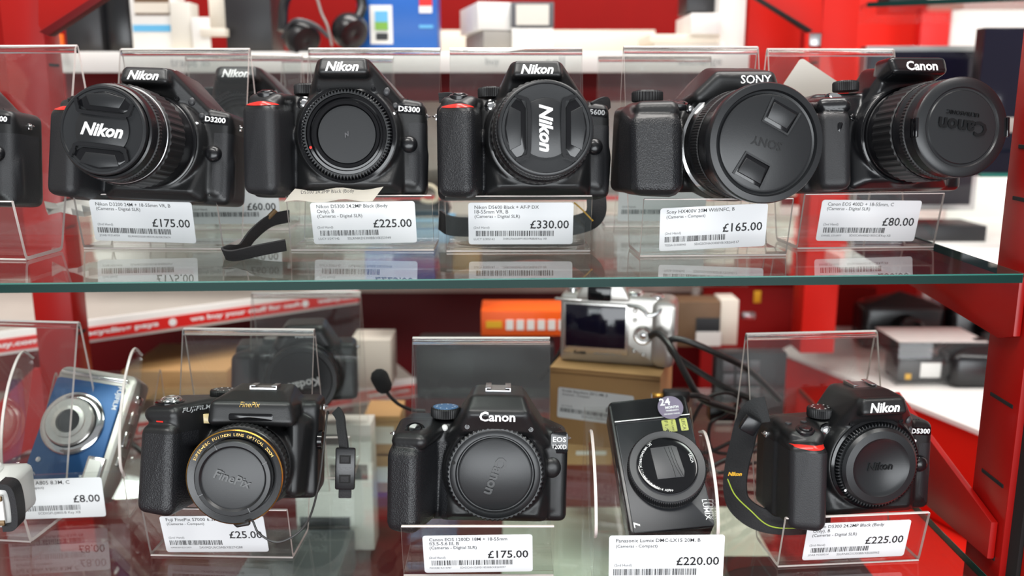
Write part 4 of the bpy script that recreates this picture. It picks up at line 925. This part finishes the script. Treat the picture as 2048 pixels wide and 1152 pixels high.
# right hand background: red display, screens, white counter
sh = thing('glass_shelf', 'small glass shelf at the top right corner of the photo', 'shelf')
make('glass_pane', 'shelf_glass', sh, lambda b: prism(b, [tuple(at_z(x, y, 112))[:2] if False else (x, y) for x, y in ((430, 1140), (700, 1010), (900, 1300), (470, 1400))], 116, 110, 0, plane='xy'), smooth=0)
make('polished_edge', 'glass_edge', sh, lambda b: tube(b, [(430, 1138, 113), (700, 1008, 113)], 0, n=0, section=band(6, 1.5)), smooth=0)
boxed('display_board', 'white upright display board at the top right', 'panel', 'white_board', 1905, -60, 2100, 100, 1500, 20)
boxed('pink_red_panel', 'narrow red panel left of the white panel, top right', 'panel', 'pure_red', 1845, -60, 1903, 100, 1480, 20)
boxed('dark_goods', 'dark goods standing on the top right glass shelf', 'goods', 'dark_grey', 1780, -60, 1860, 24, 1200, 40)
boxed('small_carton', 'small white carton on the glass shelf, top right', 'box', 'cream_board', 1862, -40, 1930, 18, 1190, 40)
def screen(label, x0, y0, x1, y1, Y, fr='steel', t=8):
    R = thing('display_screen', label, 'screen'); px_box('frame', fr, x0, y0, x1, y1, Y, 20, parent=R); px_box('panel', 'screen_dark', x0 + t * .3, y0 + t, x1 - t, y1 - t, Y - 1.5, 2, parent=R)
screen('dark screen with a silver frame behind the rightmost lens', 1720, 92, 1966, 420, 1150, 'steel', 10)
screen('large black box screen at the right edge', 1955, 55, 2120, 352, 1060, 'dark_grey', 2)
boxed('spec_card', 'small pale card low on the right edge screen', 'card', 'grey_board', 2010, 235, 2030, 265, 1056, 2)
c0 = thing('counter_shelf', 'bright white counter at the right behind the glass', 'counter')
make('top', 'white_board', c0, lambda b: box(b, (650, 1250, -180), (560, 500, 14), 1))
make('glass_top', 'glass_edge_light', c0, lambda b: box(b, (640, 985, -80), (260, 6, 4)))
boxed('white_backboard', 'white board above the counter at the right edge', 'panel', 'white_board', 1890, 350, 2120, 560, 1340, 10)
boxed('black_box', 'flat black box on the white counter right of the fifth stand', 'box', 'dark_grey', 1820, 452, 1972, 498, 1110, 70)

# ------------------------------------------------------------------ below the upper shelf: the slanting promotional shelf
P0, P1 = at_z(-60, 702, -255), at_z(716, 594, -255); zs = -255
ang = math.atan2(P1.y - P0.y, P1.x - P0.x); Ls = (P1 - P0).length
ps = bpy.data.objects.new('promo_shelf', None); C.objects.link(ps); tag(ps, 'slanting shelf with red and white lettered rail behind the left cameras', 'shelf')
ps.location = Vector((P0.x, P0.y, zs)) * S; ps.rotation_euler = (0, 0, ang)
make('board', 'grey_paper', ps, lambda b: box(b, (Ls / 2, 170, 9), (Ls, 340, 6)))
make('rail', 'white_board', ps, lambda b: box(b, (Ls / 2, -1, 4), (Ls, 3, 26), .5))
rl = make('red_strip', 'pure_red', ps, lambda b: box(b, (Ls / 2, -3, 1.5), (Ls, 1, 14)))
for s, x, w_ in (('webuy.com', .075 * Ls, 62), ('recycling pays', .33 * Ls, 84), ('we buy your stuff for cash', .66 * Ls, 138), ('webuy.com', .93 * Ls, 56)):
    make('rail_lettering', 'white_ink', rl, lambda b: text(b, s, x, 1.6, width=w_, y=-3.7, bold=.04, height=7.5), smooth=0)
for x in (.46, .83): make('round_mark', 'white_ink', rl, lambda b: lathe(b, [(4.5, -3.4), (4.5, -3.8), (.1, -3.8)], 24, c=(x * Ls, 1.6)))
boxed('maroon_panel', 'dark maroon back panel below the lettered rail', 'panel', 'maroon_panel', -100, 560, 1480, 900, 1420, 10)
boxed('cardboard_flat', 'flat brown cardboard box behind the £25.00 camera', 'box', 'kraft', 245, 742, 455, 800, 1000, 120)
Q0, Q1 = at_z(-60, 906, -372), at_z(835, 779, -372); a2 = math.atan2(Q1.y - Q0.y, Q1.x - Q0.x); L2 = (Q1 - Q0).length
lr = bpy.data.objects.new('promo_shelf', None); C.objects.link(lr); tag(lr, 'lower slanting shelf with a red lettered rail behind the blue compact camera', 'shelf')
lr.location = Vector((Q0.x, Q0.y, -372)) * S; lr.rotation_euler = (0, 0, a2)
make('board', 'grey_paper', lr, lambda b: box(b, (L2 / 2, 90, 9), (L2, 180, 6)))
make('rail', 'white_board', lr, lambda b: box(b, (L2 / 2, -1, 4), (L2, 3, 26), .5))
r2 = make('red_strip', 'pure_red', lr, lambda b: box(b, (L2 / 2, -3, 1.5), (L2, 1, 14)))
for s, x, w_ in (('recycling pays', .3 * L2, 84), ('we buy your stuff for cash', .62 * L2, 138), ('webuy.com', .92 * L2, 56)):
    make('rail_lettering', 'white_ink', r2, lambda b: text(b, s, x, 1.6, width=w_, y=-3.7, bold=.04, height=7.5), smooth=0)
gusset('red sloping bracket from the left upright to the lower left edge', [(66, 738), (176, 738), (190, 850), (60, 900), (-60, 960), (-60, 862)], 884, 'red_frame', ('maroon_panel', [(-60, 962), (190, 852), (190, 872), (-60, 985)]))
boxed('red_rail', 'short red rail segment right of the lower middle camera', 'rail', 'pure_red', 1120, 886, 1245, 900, 905, 6)
boxed('white_carton', 'small white carton with a purple figure by the headset microphone', 'box', 'cream_board', 702, 680, 782, 776, 1010, 50)
boxed('red_pouch', 'dark red pouch left of the white carton', 'pouch', 'red_frame', 690, 690, 712, 775, 1030, 40, bev=6)
ob = boxed('orange_carton', 'long orange box with a row of white icons', 'box', 'orange_box', 962, 622, 1146, 672, 1030, 60)
for k in range(6): px_box('icon', 'white_board', 1012 + 21 * k, 640, 1027 + 21 * k, 660, 1029, 1, parent=ob, bev=0)
px_box('name_text', 'yellow', 972, 642, 1004, 656, 1029, 1, parent=ob, bev=0)
boxed('black_case', 'black case behind the microphone and the third lower stand', 'case', 'dark_grey', 830, 690, 1110, 800, 1010, 60, bev=6)
for lab, x0, y0, x1, y1 in (('upper small kraft box left of the £175.00 lower camera', 728, 832, 800, 908), ('lower small kraft box left of the £175.00 lower camera', 724, 912, 800, 985), ('kraft box right of the £175.00 lower camera', 1130, 880, 1225, 930)):
    sbox(lab, 'kraft', x0, y0, x1, y1, 880, 50, (x0 + 22, y0 + 22, x1 - 12, y1 - 20))
gp = sbox('white gadget box printed with dark devices between the lower cameras', 'old_paper', 590, 850, 745, 1100, 830, 30)
for x0, y0, x1, y1 in ((640, 870, 690, 890), (600, 1035, 700, 1060), (660, 930, 735, 960), (600, 1075, 640, 1095)): px_box('printed_device', 'dark_grey', x0, y0, x1, y1, 829, 1, parent=gp, bev=0)
# goods lying on the base board, seen through the lower shelf
for lab, m, x, y, w_, d, h in (('grey case seen through the lower shelf at the left', 'mid_grey', -200, 760, 90, 120, 40), ('cream tray seen through the lower shelf in the middle', 'cream_board', 120, 820, 260, 160, 26), ('brown box seen through the lower shelf in the middle', 'kraft_dark', 20, 700, 120, 90, 30), ('black box seen through the lower shelf at the right', 'dark_grey', 260, 700, 130, 150, 36), ('white tray seen through the lower shelf under the £25.00 stand', 'white_board', -80, 640, 120, 90, 20)):
    bm = bmesh.new(); box(bm, (x, y, -454 + h / 2), (w_, d, h), 2); tag(obj('base_box', bm, m), lab, 'box')

# right hand lower background
boxed('red_side_panel', 'red panel right of the cables', 'panel', 'red_panel', 1400, 575, 1740, 900, 1300, 10)
boxed('grey_strip', 'pale vertical strip on the red panel above the cables', 'strip', 'grey_board', 1384, 575, 1398, 640, 1250, 6)
q = sbox('brown and cream photo box right of the silver camera', 'photo_brown', 1352, 604, 1440, 694, 1080, 40); px_box('cream_side', 'cream_board', 1440, 600, 1476, 690, 1082, 38, parent=q); px_box('inner_panel', 'dark_grey', 1392, 636, 1440, 664, 1079, 1, parent=q, bev=0); px_box('white_label', 'white_board', 1392, 664, 1442, 692, 1078, 1, parent=q, bev=0)
kp = boxed('keypad_handset', 'dark phone base with square keys behind the cables', 'phone', 'dark_grey', 1430, 706, 1570, 850, 990, 20)
for i in range(3):
    for j in range(3): px_box('key', 'mid_grey', 1446 + 26 * i, 722 + 26 * j, 1468 + 26 * i, 744 + 26 * j, 988, 2, parent=kp, bev=.5)
boxed('white_column', 'white column behind the upper bracket at the right', 'column', 'white_board', 1840, 575, 1905, 720, 1450, 20)
boxed('mauve_panel', 'narrow dull purple strip on the white column', 'strip', 'sticker_purple', 1865, 590, 1885, 700, 1440, 4)
boxed('white_counter_back', 'white wall strip above the lower right counter', 'panel', 'white_board', 1905, 575, 2100, 700, 1500, 20)
k = thing('display_counter', 'white counter with a red front at the right, far below the bracket', 'counter')
cp = [tuple(at_z(x, y, -330))[:2] for x, y in ((1560, 700), (1992, 874), (2090, 760), (1990, 625), (1720, 625))]
make('top', 'white_board', k, lambda b: prism(b, cp, -330, -336, .5, plane='xy'))
make('red_front', 'red_bright', k, lambda b: prism(b, [(x + 3, y + 3) for x, y in cp], -336.5, -451, .5, plane='xy'))
def on_counter(label, px, py, w_, h_, m='satin_black', cat='camera', name='boxed_camera', lens=True):
    R = thing(name, label, cat); c = at_z(px, py, -329.5); c.z += h_ / 2
    make('body', m, R, lambda b: hull(b, [(c.x + sx * (w_ / 2 - 10), c.y + sy * 14, c.z + sz * (h_ / 2 - 10), 10) for sx in (-1, 1) for sy in (-1, 1) for sz in (-1, 1)] + [(c.x, c.y, c.z + h_ / 2 + 6, 8)]))
    if lens: make('lens', 'gloss_black', R, lambda b: lathe(b, [(h_ * .3, c.y - 20), (h_ * .3, c.y - 45), (h_ * .24, c.y - 47), (.1, c.y - 44)], 36, c=(c.x, c.z)))
    return R
on_counter('black camera on the far counter behind the clear cover', 1790, 690, 110, 62); on_counter('black camera on the far right counter near the bracket', 1950, 690, 95, 60)
on_counter('second black camera lower on the far right counter', 1950, 765, 80, 42, lens=False)
q = thing('product_box', 'black boxed item with a white label under the clear cover', 'box'); c = at_z(1838, 766, -329.5)
make('carton', 'dark_grey', q, lambda b: box(b, (c.x, c.y + 20, c.z + 16), (52, 40, 30), 2)); make('paper_label', 'white_board', q, lambda b: box(b, (c.x + 12, c.y - .4, c.z + 16), (24, .8, 18))); make('yellow_mark', 'yellow', q, lambda b: box(b, (c.x - 14, c.y - .4, c.z + 8), (7, .8, 7)))
cv = make('clear_cover', 'blister', None, lambda b: box(b, (c.x + 20, c.y + 26, c.z + 26), (104, 70, 52), 1)); tag(cv, 'clear acrylic cover over the boxed item on the far counter', 'cover')
make('cover_lid', 'white_board', cv, lambda b: box(b, (c.x + 20, c.y + 26, c.z + 52.6), (104, 70, .6)))
boxed('fire_extinguisher_handle', 'small chrome valve with a yellow tag on the red wall', 'valve', 'steel', 1484, 625, 1512, 640, 1180, 8, bev=3)
boxed('yellow_tag', 'small yellow tag above the chrome valve', 'tag', 'yellow', 1508, 582, 1522, 606, 1182, 2)
bm = bmesh.new(); box(bm, (700, 1000, -455.2), (720, 1200, 3)); tag(obj('floor_board', bm, 'red_bright'), 'bright red base board right of the glass shelves', 'board')

# ------------------------------------------------------------------ upper row: stands
def lab(lines, price, code, cx=0.0, cz=21.5, tilt=0.0, seed=1, **kw):
    return dict(lines=lines, price=price, code=code, cx=cx, cz=cz, y=-4.25 - .3, lean=math.atan2(8, 41), tilt=math.radians(tilt), seed=seed, **kw)
def set_stand(label, px, py, z, lb=None, yaw=0.0, **kw):
    """px, py: middle of the stand's front foot in the photograph"""
    s = stand(label, lb, **kw); p_ = at_z(px, py, z); put(s, (p_.x, p_.y, z), yaw=yaw); return s
CS = ('(Cameras - Digital SLR)', .43); CC = ('(Cameras - Compact)', .36)
set_stand('clear stand at the far left edge of the upper shelf, cut off by the frame', -92, 520, ZU, None, -5)
set_stand('clear stand under the camera whose cap faces left, upper shelf, first full stand', 306, 500, ZU, lab([('Nikon D3200 24M + 18-55mm VR, B', .73), CS], '£175.00', ('JOAB M/314939', 'SSLRNIKD32001855VR1B/XB273674'), -3.5, tilt=-1.5, seed=3), -2)
set_stand('clear stand under the lensless camera with a paper tag, upper shelf', 725, 503, ZU, lab([('Nikon D5300 24.2MP Black (Body', .68), ('Only), B', .165), CS], '£225.00', ('LUCY S/297142', 'SSLRNIKD5300BB/XB253949'), 2.5, tilt=1, seed=5, bar=(.07, .63)))
set_stand('clear stand under the leathery camera in the middle of the upper shelf', 1037, 505, ZU, lab([('Nikon D5600 Black + AF-P DX', .61), ('18-55mm VR, B', .32), CS], '£330.00', ('LUCY S/305142', "SNIKD5600AFP1855VRBB/B'Key XB"), 1.5, tilt=0, seed=7, bar=(.07, .82)), 1)
set_stand('clear stand with tilted label under the superzoom with the widest lens cap', 1427, 514, ZU, lab([('Sony HX400V 20M Wifi/NFC, B', .63), CC], '£165.00', ('TESSA D/308945', 'SDIGSONHX400VB/XB264517'), -2.5, tilt=2.5, seed=9, bar=(.05, .62)), 3)
set_stand('clear stand at the right end of the upper shelf, in front of red panels', 1732, 498, ZU, lab([('Canon EOS 400D + 18-55mm, C', .66), CS], '£80.00', ('DANIEL S/310977', "SDIGCAN400D1855C/B'Key XB"), -2, tilt=-1, seed=11, bar=(.06, .68)), 4)
# second row stands, upper shelf
def back_stand(label, px, py, lb=None, **kw): return set_stand(label, px, py, ZU, lb, **kw)
back_stand('clear stand with half hidden label between the first two cameras, second row', 455, 462, lab([('(Body Only) B', .3), CS], '£60.00', ('', ''), 8, seed=13), yaw=2)
back_stand('empty clear stand in the second row behind the paper tagged camera', 650, 452)
back_stand('second row clear stand behind the superzoom with the widest lens cap', 1330, 456, lab([CC], '', ('', ''), -4, seed=15))

# ------------------------------------------------------------------ upper row: cameras
def nik_lens(rot, capR=28.5, L=62, ribs=44, trim=None):
    def f(R, zc):
        zoom_lens(R, zc, -10, L, 32.5, 33.2, 31, ribs=ribs, ribz=(.3, .66), trim=trim)
        make('maker_text', 'grey_ink', R, lambda b: None) if False else None
        nikon_cap(R, zc, -10 - L - 4, capR, rot)
    return f
def place(rz, world, yaw=0, lean=0, roll=0, k=1.0):
    R, zc = rz; put(R, world, (0, 0, zc), yaw, lean, roll, k); return R
place(nikon('slr_camera', 'black camera cut off by the left edge of the upper shelf', 'D3200', voxel=1.5), at_y(-118, 290, 640), -6, 8)
place(nikon('slr_camera', 'black camera whose lens cap faces left, first full camera on the upper shelf, £175.00', 'D3200', lens=nik_lens(-4, 28.5, 62, trim='steel')), at_y(315, 287, 646), -4, 9, 2, .985)
place(nikon('slr_camera', 'black camera body with round toothed cap and no lens, upper shelf, £225.00', 'D5300'), at_y(699, 272, 640), 2, 7)
place(nikon('slr_camera', 'black leathery camera whose lens cap lettering reads sideways, upper shelf, £330.00', 'D5600', lens=nik_lens(-90, 30.5, 52), badge_ink='grey_ink'), at_y(1072, 277, 645), 4, 8)
place(bridge_sony(), at_y(1456, 291, 642), 8, 4, 0, .96)
def canon_lens(R, zc):
    L = zoom_lens(R, zc, -9, 60, 33, 34, 32.5, ribs=42, ribz=(.2, .6))
    kit_cap(R, zc, -73, 33, 'Canon', PI - .12, 'ULTRASONIC', wd=1.05)
    for s in (-1, 1): make('cap_latch', 'gloss_black', R, lambda b: box(b, (s * 32.6, -70.5, zc), (2.2, 7, 13), .6))
place(canon('slr_camera', 'black camera with long lens at the right end of the upper shelf, £80.00', 'old', canon_lens), at_y(1800, 273, 648), 8, 7, 0, .96)
place(nikon('slr_camera', 'blurred black camera in the second row behind the first two cameras', ' ', voxel=1.6), at_y(492, 262, 770), 0, 7)

# strap, crumpled tag, cords on the upper shelf
def strap_a():
    R = thing('camera_strap', 'black nylon strap end looping beside the £225.00 stand', 'strap')
    P = [at_y(578, 432, 668), at_y(540, 442, 655), at_y(505, 470, 640), at_y(482, 500, 628), at_y(458, 503, 618), at_y(449, 508, 614), at_y(470, 511, 612), at_y(520, 500, 612), at_y(572, 490, 618)]
    make('webbing_strip', 'webbing', R, lambda b: tube(b, P, 0, n=8, section=band(1.4, 9.5), up=(0, 1, .2)))
    make('strap_cord', 'tan_trim', R, lambda b: tube(b, [at_y(536, 436, 654), at_y(552, 420, 656)], 1.8, 8, 3))
strap_a()
def crumple(name, label, cat, m, pts, th=.5):
    bm = bmesh.new(); n = len(pts[0])
    G = [[bm.verts.new(p_) for p_ in row] for row in pts]
    for a, b_ in zip(G, G[1:]):
        for i in range(n - 1): bm.faces.new((a[i], a[i + 1], b_[i + 1], b_[i]))
    g = bmesh.ops.solidify(bm, geom=bm.faces[:], thickness=th)
    o = obj(name, bm, m); tag(o, label, cat); return o
random.seed(4)
cr = crumple('paper_tag', 'curled paper label squeezed under the £225.00 camera', 'label', 'old_paper', [[at_y(lin(568, 590, 3)[k] + (x * (745 - 568) / 13), [404, 392, 380][k] - 3 * math.sin(x * .9 + k) - x * .3, [612, 616, 622][k] + random.uniform(-1, 1)) for x in range(14)] for k in range(3)])
make('tag_text', 'mid_grey', None, lambda b: None) if False else None
c = at_y(655, 384, 610)
tt = make('tag_text', 'print_black', cr, lambda b: text(b, 'D5300 24.2MP Black (Body', c.x, c.z, width=36, y=c.y, rot=.03), smooth=0)
o = make('paper_card', 'old_paper', None, lambda b: prism(b, rrect(0, 0, 40, 26, 3), 0, .6)); tag(o, 'white card leaning at an angle behind the rightmost stand', 'card')
o.location = at_y(1625, 172, 720) * S; o.rotation_euler = (0, math.radians(32), 0)
for lab_, pts in (('black strap stub at the left of the leathery camera', [(918, 204, 652), (900, 195, 655), (878, 196, 656)]), ('black strap stub at the right of the leathery camera', [(1184, 214, 655), (1200, 206, 660), (1212, 204, 664), (1214, 220, 668)])):
    o = make('camera_strap', 'webbing', None, lambda b: tube(b, [at_y(*q_) for q_ in pts], 0, n=6, section=band(2, 7), up=(0, 1, .3))); tag(o, lab_, 'strap')
o = make('camera_strap', 'webbing', None, lambda b: tube(b, [at_y(*q_) for q_ in ((880, 440, 690), (905, 452, 675), (980, 455, 690), (1080, 456, 700), (1150, 450, 690), (1190, 430, 680), (1192, 380, 690))], 0, n=8, section=band(2, 15), up=(0, 1, .1))); tag(o, 'wide black strap folded behind the £330.00 label', 'strap')
make('stitching', 'yellow', o, lambda b: tube(b, [at_y(*q_) for q_ in ((1148, 405, 672), (1165, 420, 671), (1186, 442, 670))], .6, 6))
cable = lambda label, pts, r, name='cable', m='cable_black', cat='cable': tag(make(name, m, None, lambda b: tube(b, [at_y(*q_) for q_ in pts], r, 10)), label, cat)

# ------------------------------------------------------------------ lower row: stands
set_stand('clear stand under the gold-ringed bridge camera, lower shelf', 443, 1116, ZL, lab([('Fuji FinePix S7000 6.3M, C', .56), CC], '£25.00', ('HANNAH E/315479', 'SAVADU6C0AB/XB274288'), -2, cz=21, tilt=1.5, seed=17, bar=(.05, .56)), -2)
set_stand('clear stand in the middle of the lower shelf under the lensless camera', 957, 1154, ZL, lab([('Canon EOS 1200D 18M + 18-55mm', .71), ('f/3.5-5.6 III, B', .27), CS], '£175.00', ('PHOEBE R/310787', 'SDIGCAN1200D1855BB/XB269097'), 0, cz=20, tilt=1, seed=19, bar=(.07, .82)))
set_stand('clear stand at the right end of the lower shelf under the strapped camera', 1698, 1130, ZL, lab([('Nikon D5300 24.2MP Black (Body', .68), ('Only), B', .165), CS], '£225.00', ('JOAB M/309314', 'SSLRNIKD5300BB/XB260962'), 1.5, tilt=0, seed=21, bar=(.07, .63)), 5)
set_stand('clear stand at the lower left edge, cut off by the frame', -70, 1080, ZL, None, -6)
set_stand('clear stand at the back of the lower shelf under the superzoom camera', 590, 960, ZL, None, 2, w=100)
def holder(label, px, py, lb, yaw, w=74, ck=1.0):
    """reclining holder with rounded clear cheeks and a label panel in front"""
    R = thing('reclining_holder', label, 'display holder')
    sh_ = make('acrylic_sheet', 'acrylic', R, lambda b: sheet(b, round_profile([(-4, 42), (0, .2), (24, .2), (33, 9), (114, 88), (126, .4)], 5), w, 2.4), smooth=30); edge_mats(sh_, w)
    for s in (-1, 1):
        x = s * (w / 2 - 1)
        pr = [(2, 36), (-4, 50), (4, 80), (24, 108), (50, 124), (70, 114), (36, 60), (20, 38)]; pr = [(a_, 36 + (b_ - 36) * ck) for a_, b_ in pr]
        make('cheek', 'acrylic', R, lambda b: prism(b, round_profile(pr + [pr[0]], 10, 5)[:-1], x - 1.1, x + 1.1, 0, plane='yz'), smooth=30)
        make('cheek_edge', 'acrylic_edge', R, lambda b: tube(b, [(x, y_, z_) for y_, z_ in pr[:6]], 1.15, 6, 6))
    price_label(R, **lb); p_ = at_z(px, py, ZL); put(R, (p_.x, p_.y, ZL), yaw=yaw); return R
hl = lambda lines, price, code, cx, seed, **kw: dict(lines=lines, price=price, code=code, cx=cx, cz=22, y=-2.6, lean=math.atan2(4, 42), seed=seed, **kw)
holder('reclining clear holder under the slim black compact, front of the lower shelf', 1308, 1176, hl([('Panasonic Lumix DMC-LX15 20M, B', .73), CC], '£220.00', ('LUCY S', "SDIGPANDMCLX1520B/B'Key XB"), 7, 23, w=76, h=38, tilt=.02), -1, 82, .62)
holder('clear holder with label £8.00 under the blue compact camera', 140, 1046, hl([('Fuji FinePix A805 8.3M, C', .62), CC], '£8.00', ('', 'SCDIGFUJI805/B Key XB'), -9, 25, w=74, h=34, tilt=-.01), 6, 88)

# ------------------------------------------------------------------ lower row: cameras
place(bridge_fuji(), at_y(499, 924, 592), 3, 9, 2, .985)
place(canon('slr_camera', 'black camera body with embossed body cap, middle of the lower shelf, £175.00', 'new'), at_y(991, 936, 594), 0, 6, 1, .98)
R_, zc_ = nikon('slr_camera', 'black camera body with dished body cap, right end of the lower shelf, £225.00', 'D5300', cap='dish')
put(R_, at_y(1757, 932, 585), (0, -16, zc_), 8, 4, 0, .97)
place(bridge_kodak(), at_y(612, 740, 812), 8, 4, 0, .93)
r = compact_portrait(); put(r, at_y(1333, 938, 590), (3, -10, 44), yaw=-3, lean=46, roll=-7.5, k=.97)
r = compact_blue(); put(r, at_y(138, 843, 690), (-6, -8, 50), yaw=0, lean=33, roll=9, k=1.12)
r = white_camera(); p_ = at_y(-14, 1056, 575); put(r, p_, (0, -12, 0), yaw=4, k=.84)
# cardboard box with the silver camera on top
bx = thing('cardboard_box', 'brown cardboard box with a paper label under the silver camera', 'box')
make('carton', 'kraft', bx, lambda b: box(b, (0, 45, 37), (104, 90, 74), .8))
make('lid_flap', 'kraft', bx, lambda b: box(b, (0, 44, 74.5), (104, 90, 1), .3)); make('lid_edge', 'kraft_dark', bx, lambda b: box(b, (0, -.4, 70), (103, .8, 1)))
price_label(bx, -8, 40, -.4, [('Kodak Easyshare Z812 8M, B', .6), CC], '£31.00', ('', 'SDIGKODZ812/XB'), w=72, h=30, tilt=-.03, seed=27, name='paper_label')
put(bx, (at_y(1205, 905, 800).x, 800, ZL), (0, 0, 0), yaw=-17)
r = compact_back(); q = at_y(1205, 694, 812); put(r, (q.x + 14, 822, ZL + 75.5), (0, 0, 0), yaw=-14, lean=0)

# cables on the right of the box
cable('thick black cable looping down from the silver camera', ((1300, 672, 800), (1318, 668, 790), (1345, 700, 770), (1372, 750, 760), (1400, 795, 755), (1440, 812, 760), (1500, 830, 770)), 3.1)
cable('thick black cable forming the upper long loop', ((1560, 800, 790), (1500, 742, 780), (1440, 710, 775), (1380, 684, 775), (1346, 678, 780), (1338, 690, 782), (1352, 712, 780), (1400, 745, 775), (1460, 780, 770), (1530, 808, 768)), 2.9)
cable('thin black cable curling under the connector plug', ((1380, 850, 760), (1410, 800, 760), (1450, 785, 765), (1480, 800, 770), (1450, 830, 770), (1420, 850, 765), (1425, 900, 760), (1480, 905, 770), (1530, 880, 780)), 1.7)
cable('thin black cable across the right of the slim camera', ((1370, 885, 740), (1410, 905, 750), (1470, 880, 760), (1530, 850, 770)), 1.7)
cable('black cable lowest of the bundle, running to the strap', ((1400, 950, 730), (1440, 925, 745), (1500, 905, 755), (1550, 890, 765)), 2.2)
cable('thin black cable below the bundle, behind the slim camera', ((1405, 915, 760), (1440, 945, 750), (1490, 930, 750), (1540, 920, 760)), 1.6)
cable('thin black cable rising left of the cardboard box', ((1150, 640, 850), (1136, 670, 850), (1118, 705, 850), (1100, 735, 850), (1080, 760, 850)), 1.6)
cable('black cable behind the blue compact camera', ((255, 880, 760), (285, 905, 750), (320, 930, 745)), 2.4)
pl = thing('connector_plug', 'black cable plug with a gold tip in front of the cardboard box', 'plug')
c = at_y(1352, 791, 742)
make('plug_body', 'cable_black', pl, lambda b: box(b, c, (23, 9, 11), 2)); make('plug_tip', 'gold_ring', pl, lambda b: box(b, c + Vector((-16, 0, 0)), (10, 5, 5), .6), label='gold plug tip'); make('tip_end', 'steel', pl, lambda b: box(b, c + Vector((-21, 0, 0)), (1, 4, 3)))
make('strain_relief', 'cable_black', pl, lambda b: tube(b, [c + Vector((10, 0, 0)), c + Vector((20, 2, -1)), c + Vector((30, 8, -6))], 2.6, 8, 4))
cb = boxed('adapter_block', 'small black adapter among the cables', 'adapter', 'satin_black', 1420, 816, 1480, 842, 775, 16)
# headset microphone
hm = thing('headset_microphone', 'black foam headset microphone left of the lower middle camera', 'microphone')
c = at_y(762, 762, 740)
make('foam_tip', 'foam', hm, lambda b: hull(b, [(c.x - 1, c.y, c.z + 3, 8), (c.x + 2, c.y, c.z - 4, 7.5)]))
make('boom', 'cable_black', hm, lambda b: tube(b, [at_y(*q_) for q_ in ((770, 778, 740), (782, 795, 740), (800, 810, 742), (825, 820, 746), (850, 822, 750))], 1.6, 8))
# strap hanging round the lower right camera
o = make('camera_strap', 'webbing', None, lambda b: tube(b, [at_y(*q_) for q_ in ((1535, 818, 612), (1510, 824, 615), (1494, 850, 618), (1484, 890, 620), (1474, 930, 622), (1470, 975, 618), (1480, 1010, 612), (1520, 1038, 605), (1580, 1046, 602), (1660, 1040, 605))], 0, n=8, section=[(-1, -9), (1, -9), (1, 9), (-1, 9)], up=(1, 0, .2))); tag(o, 'black camera strap with a lime edge hanging left of the lower right camera', 'strap')
make('edge_piping', 'lime', o, lambda b: tube(b, [at_y(*q_) for q_ in ((1455, 958, 606), (1470, 990, 604), (1500, 1020, 598), (1540, 1052, 594), (1600, 1056, 592), (1680, 1048, 596))], .45, 6), label='lime edge line')
make('strap_lettering', 'yellow', o, lambda b: text(b, 'Nikon', at_y(1470, 948, 604).x, at_y(1470, 948, 604).z, width=10, y=604, bold=.04, shear=.25), smooth=0)
make('strap_slider', 'satin_black', o, lambda b: box(b, at_y(1500, 850, 608), (12, 6, 12), 1.2, rot=Matrix.Rotation(.5, 3, 'Y')))

crumple('paper_sheet', 'creased white paper lying behind the first price stand', 'paper', 'white_board', [[at_y(88 + 24 * x + 3 * k, 402 + 9 * k + 5 * math.sin(x * 1.7 + k), 700 + 12 * math.sin(x + k)) for x in range(6)] for k in range(4)])
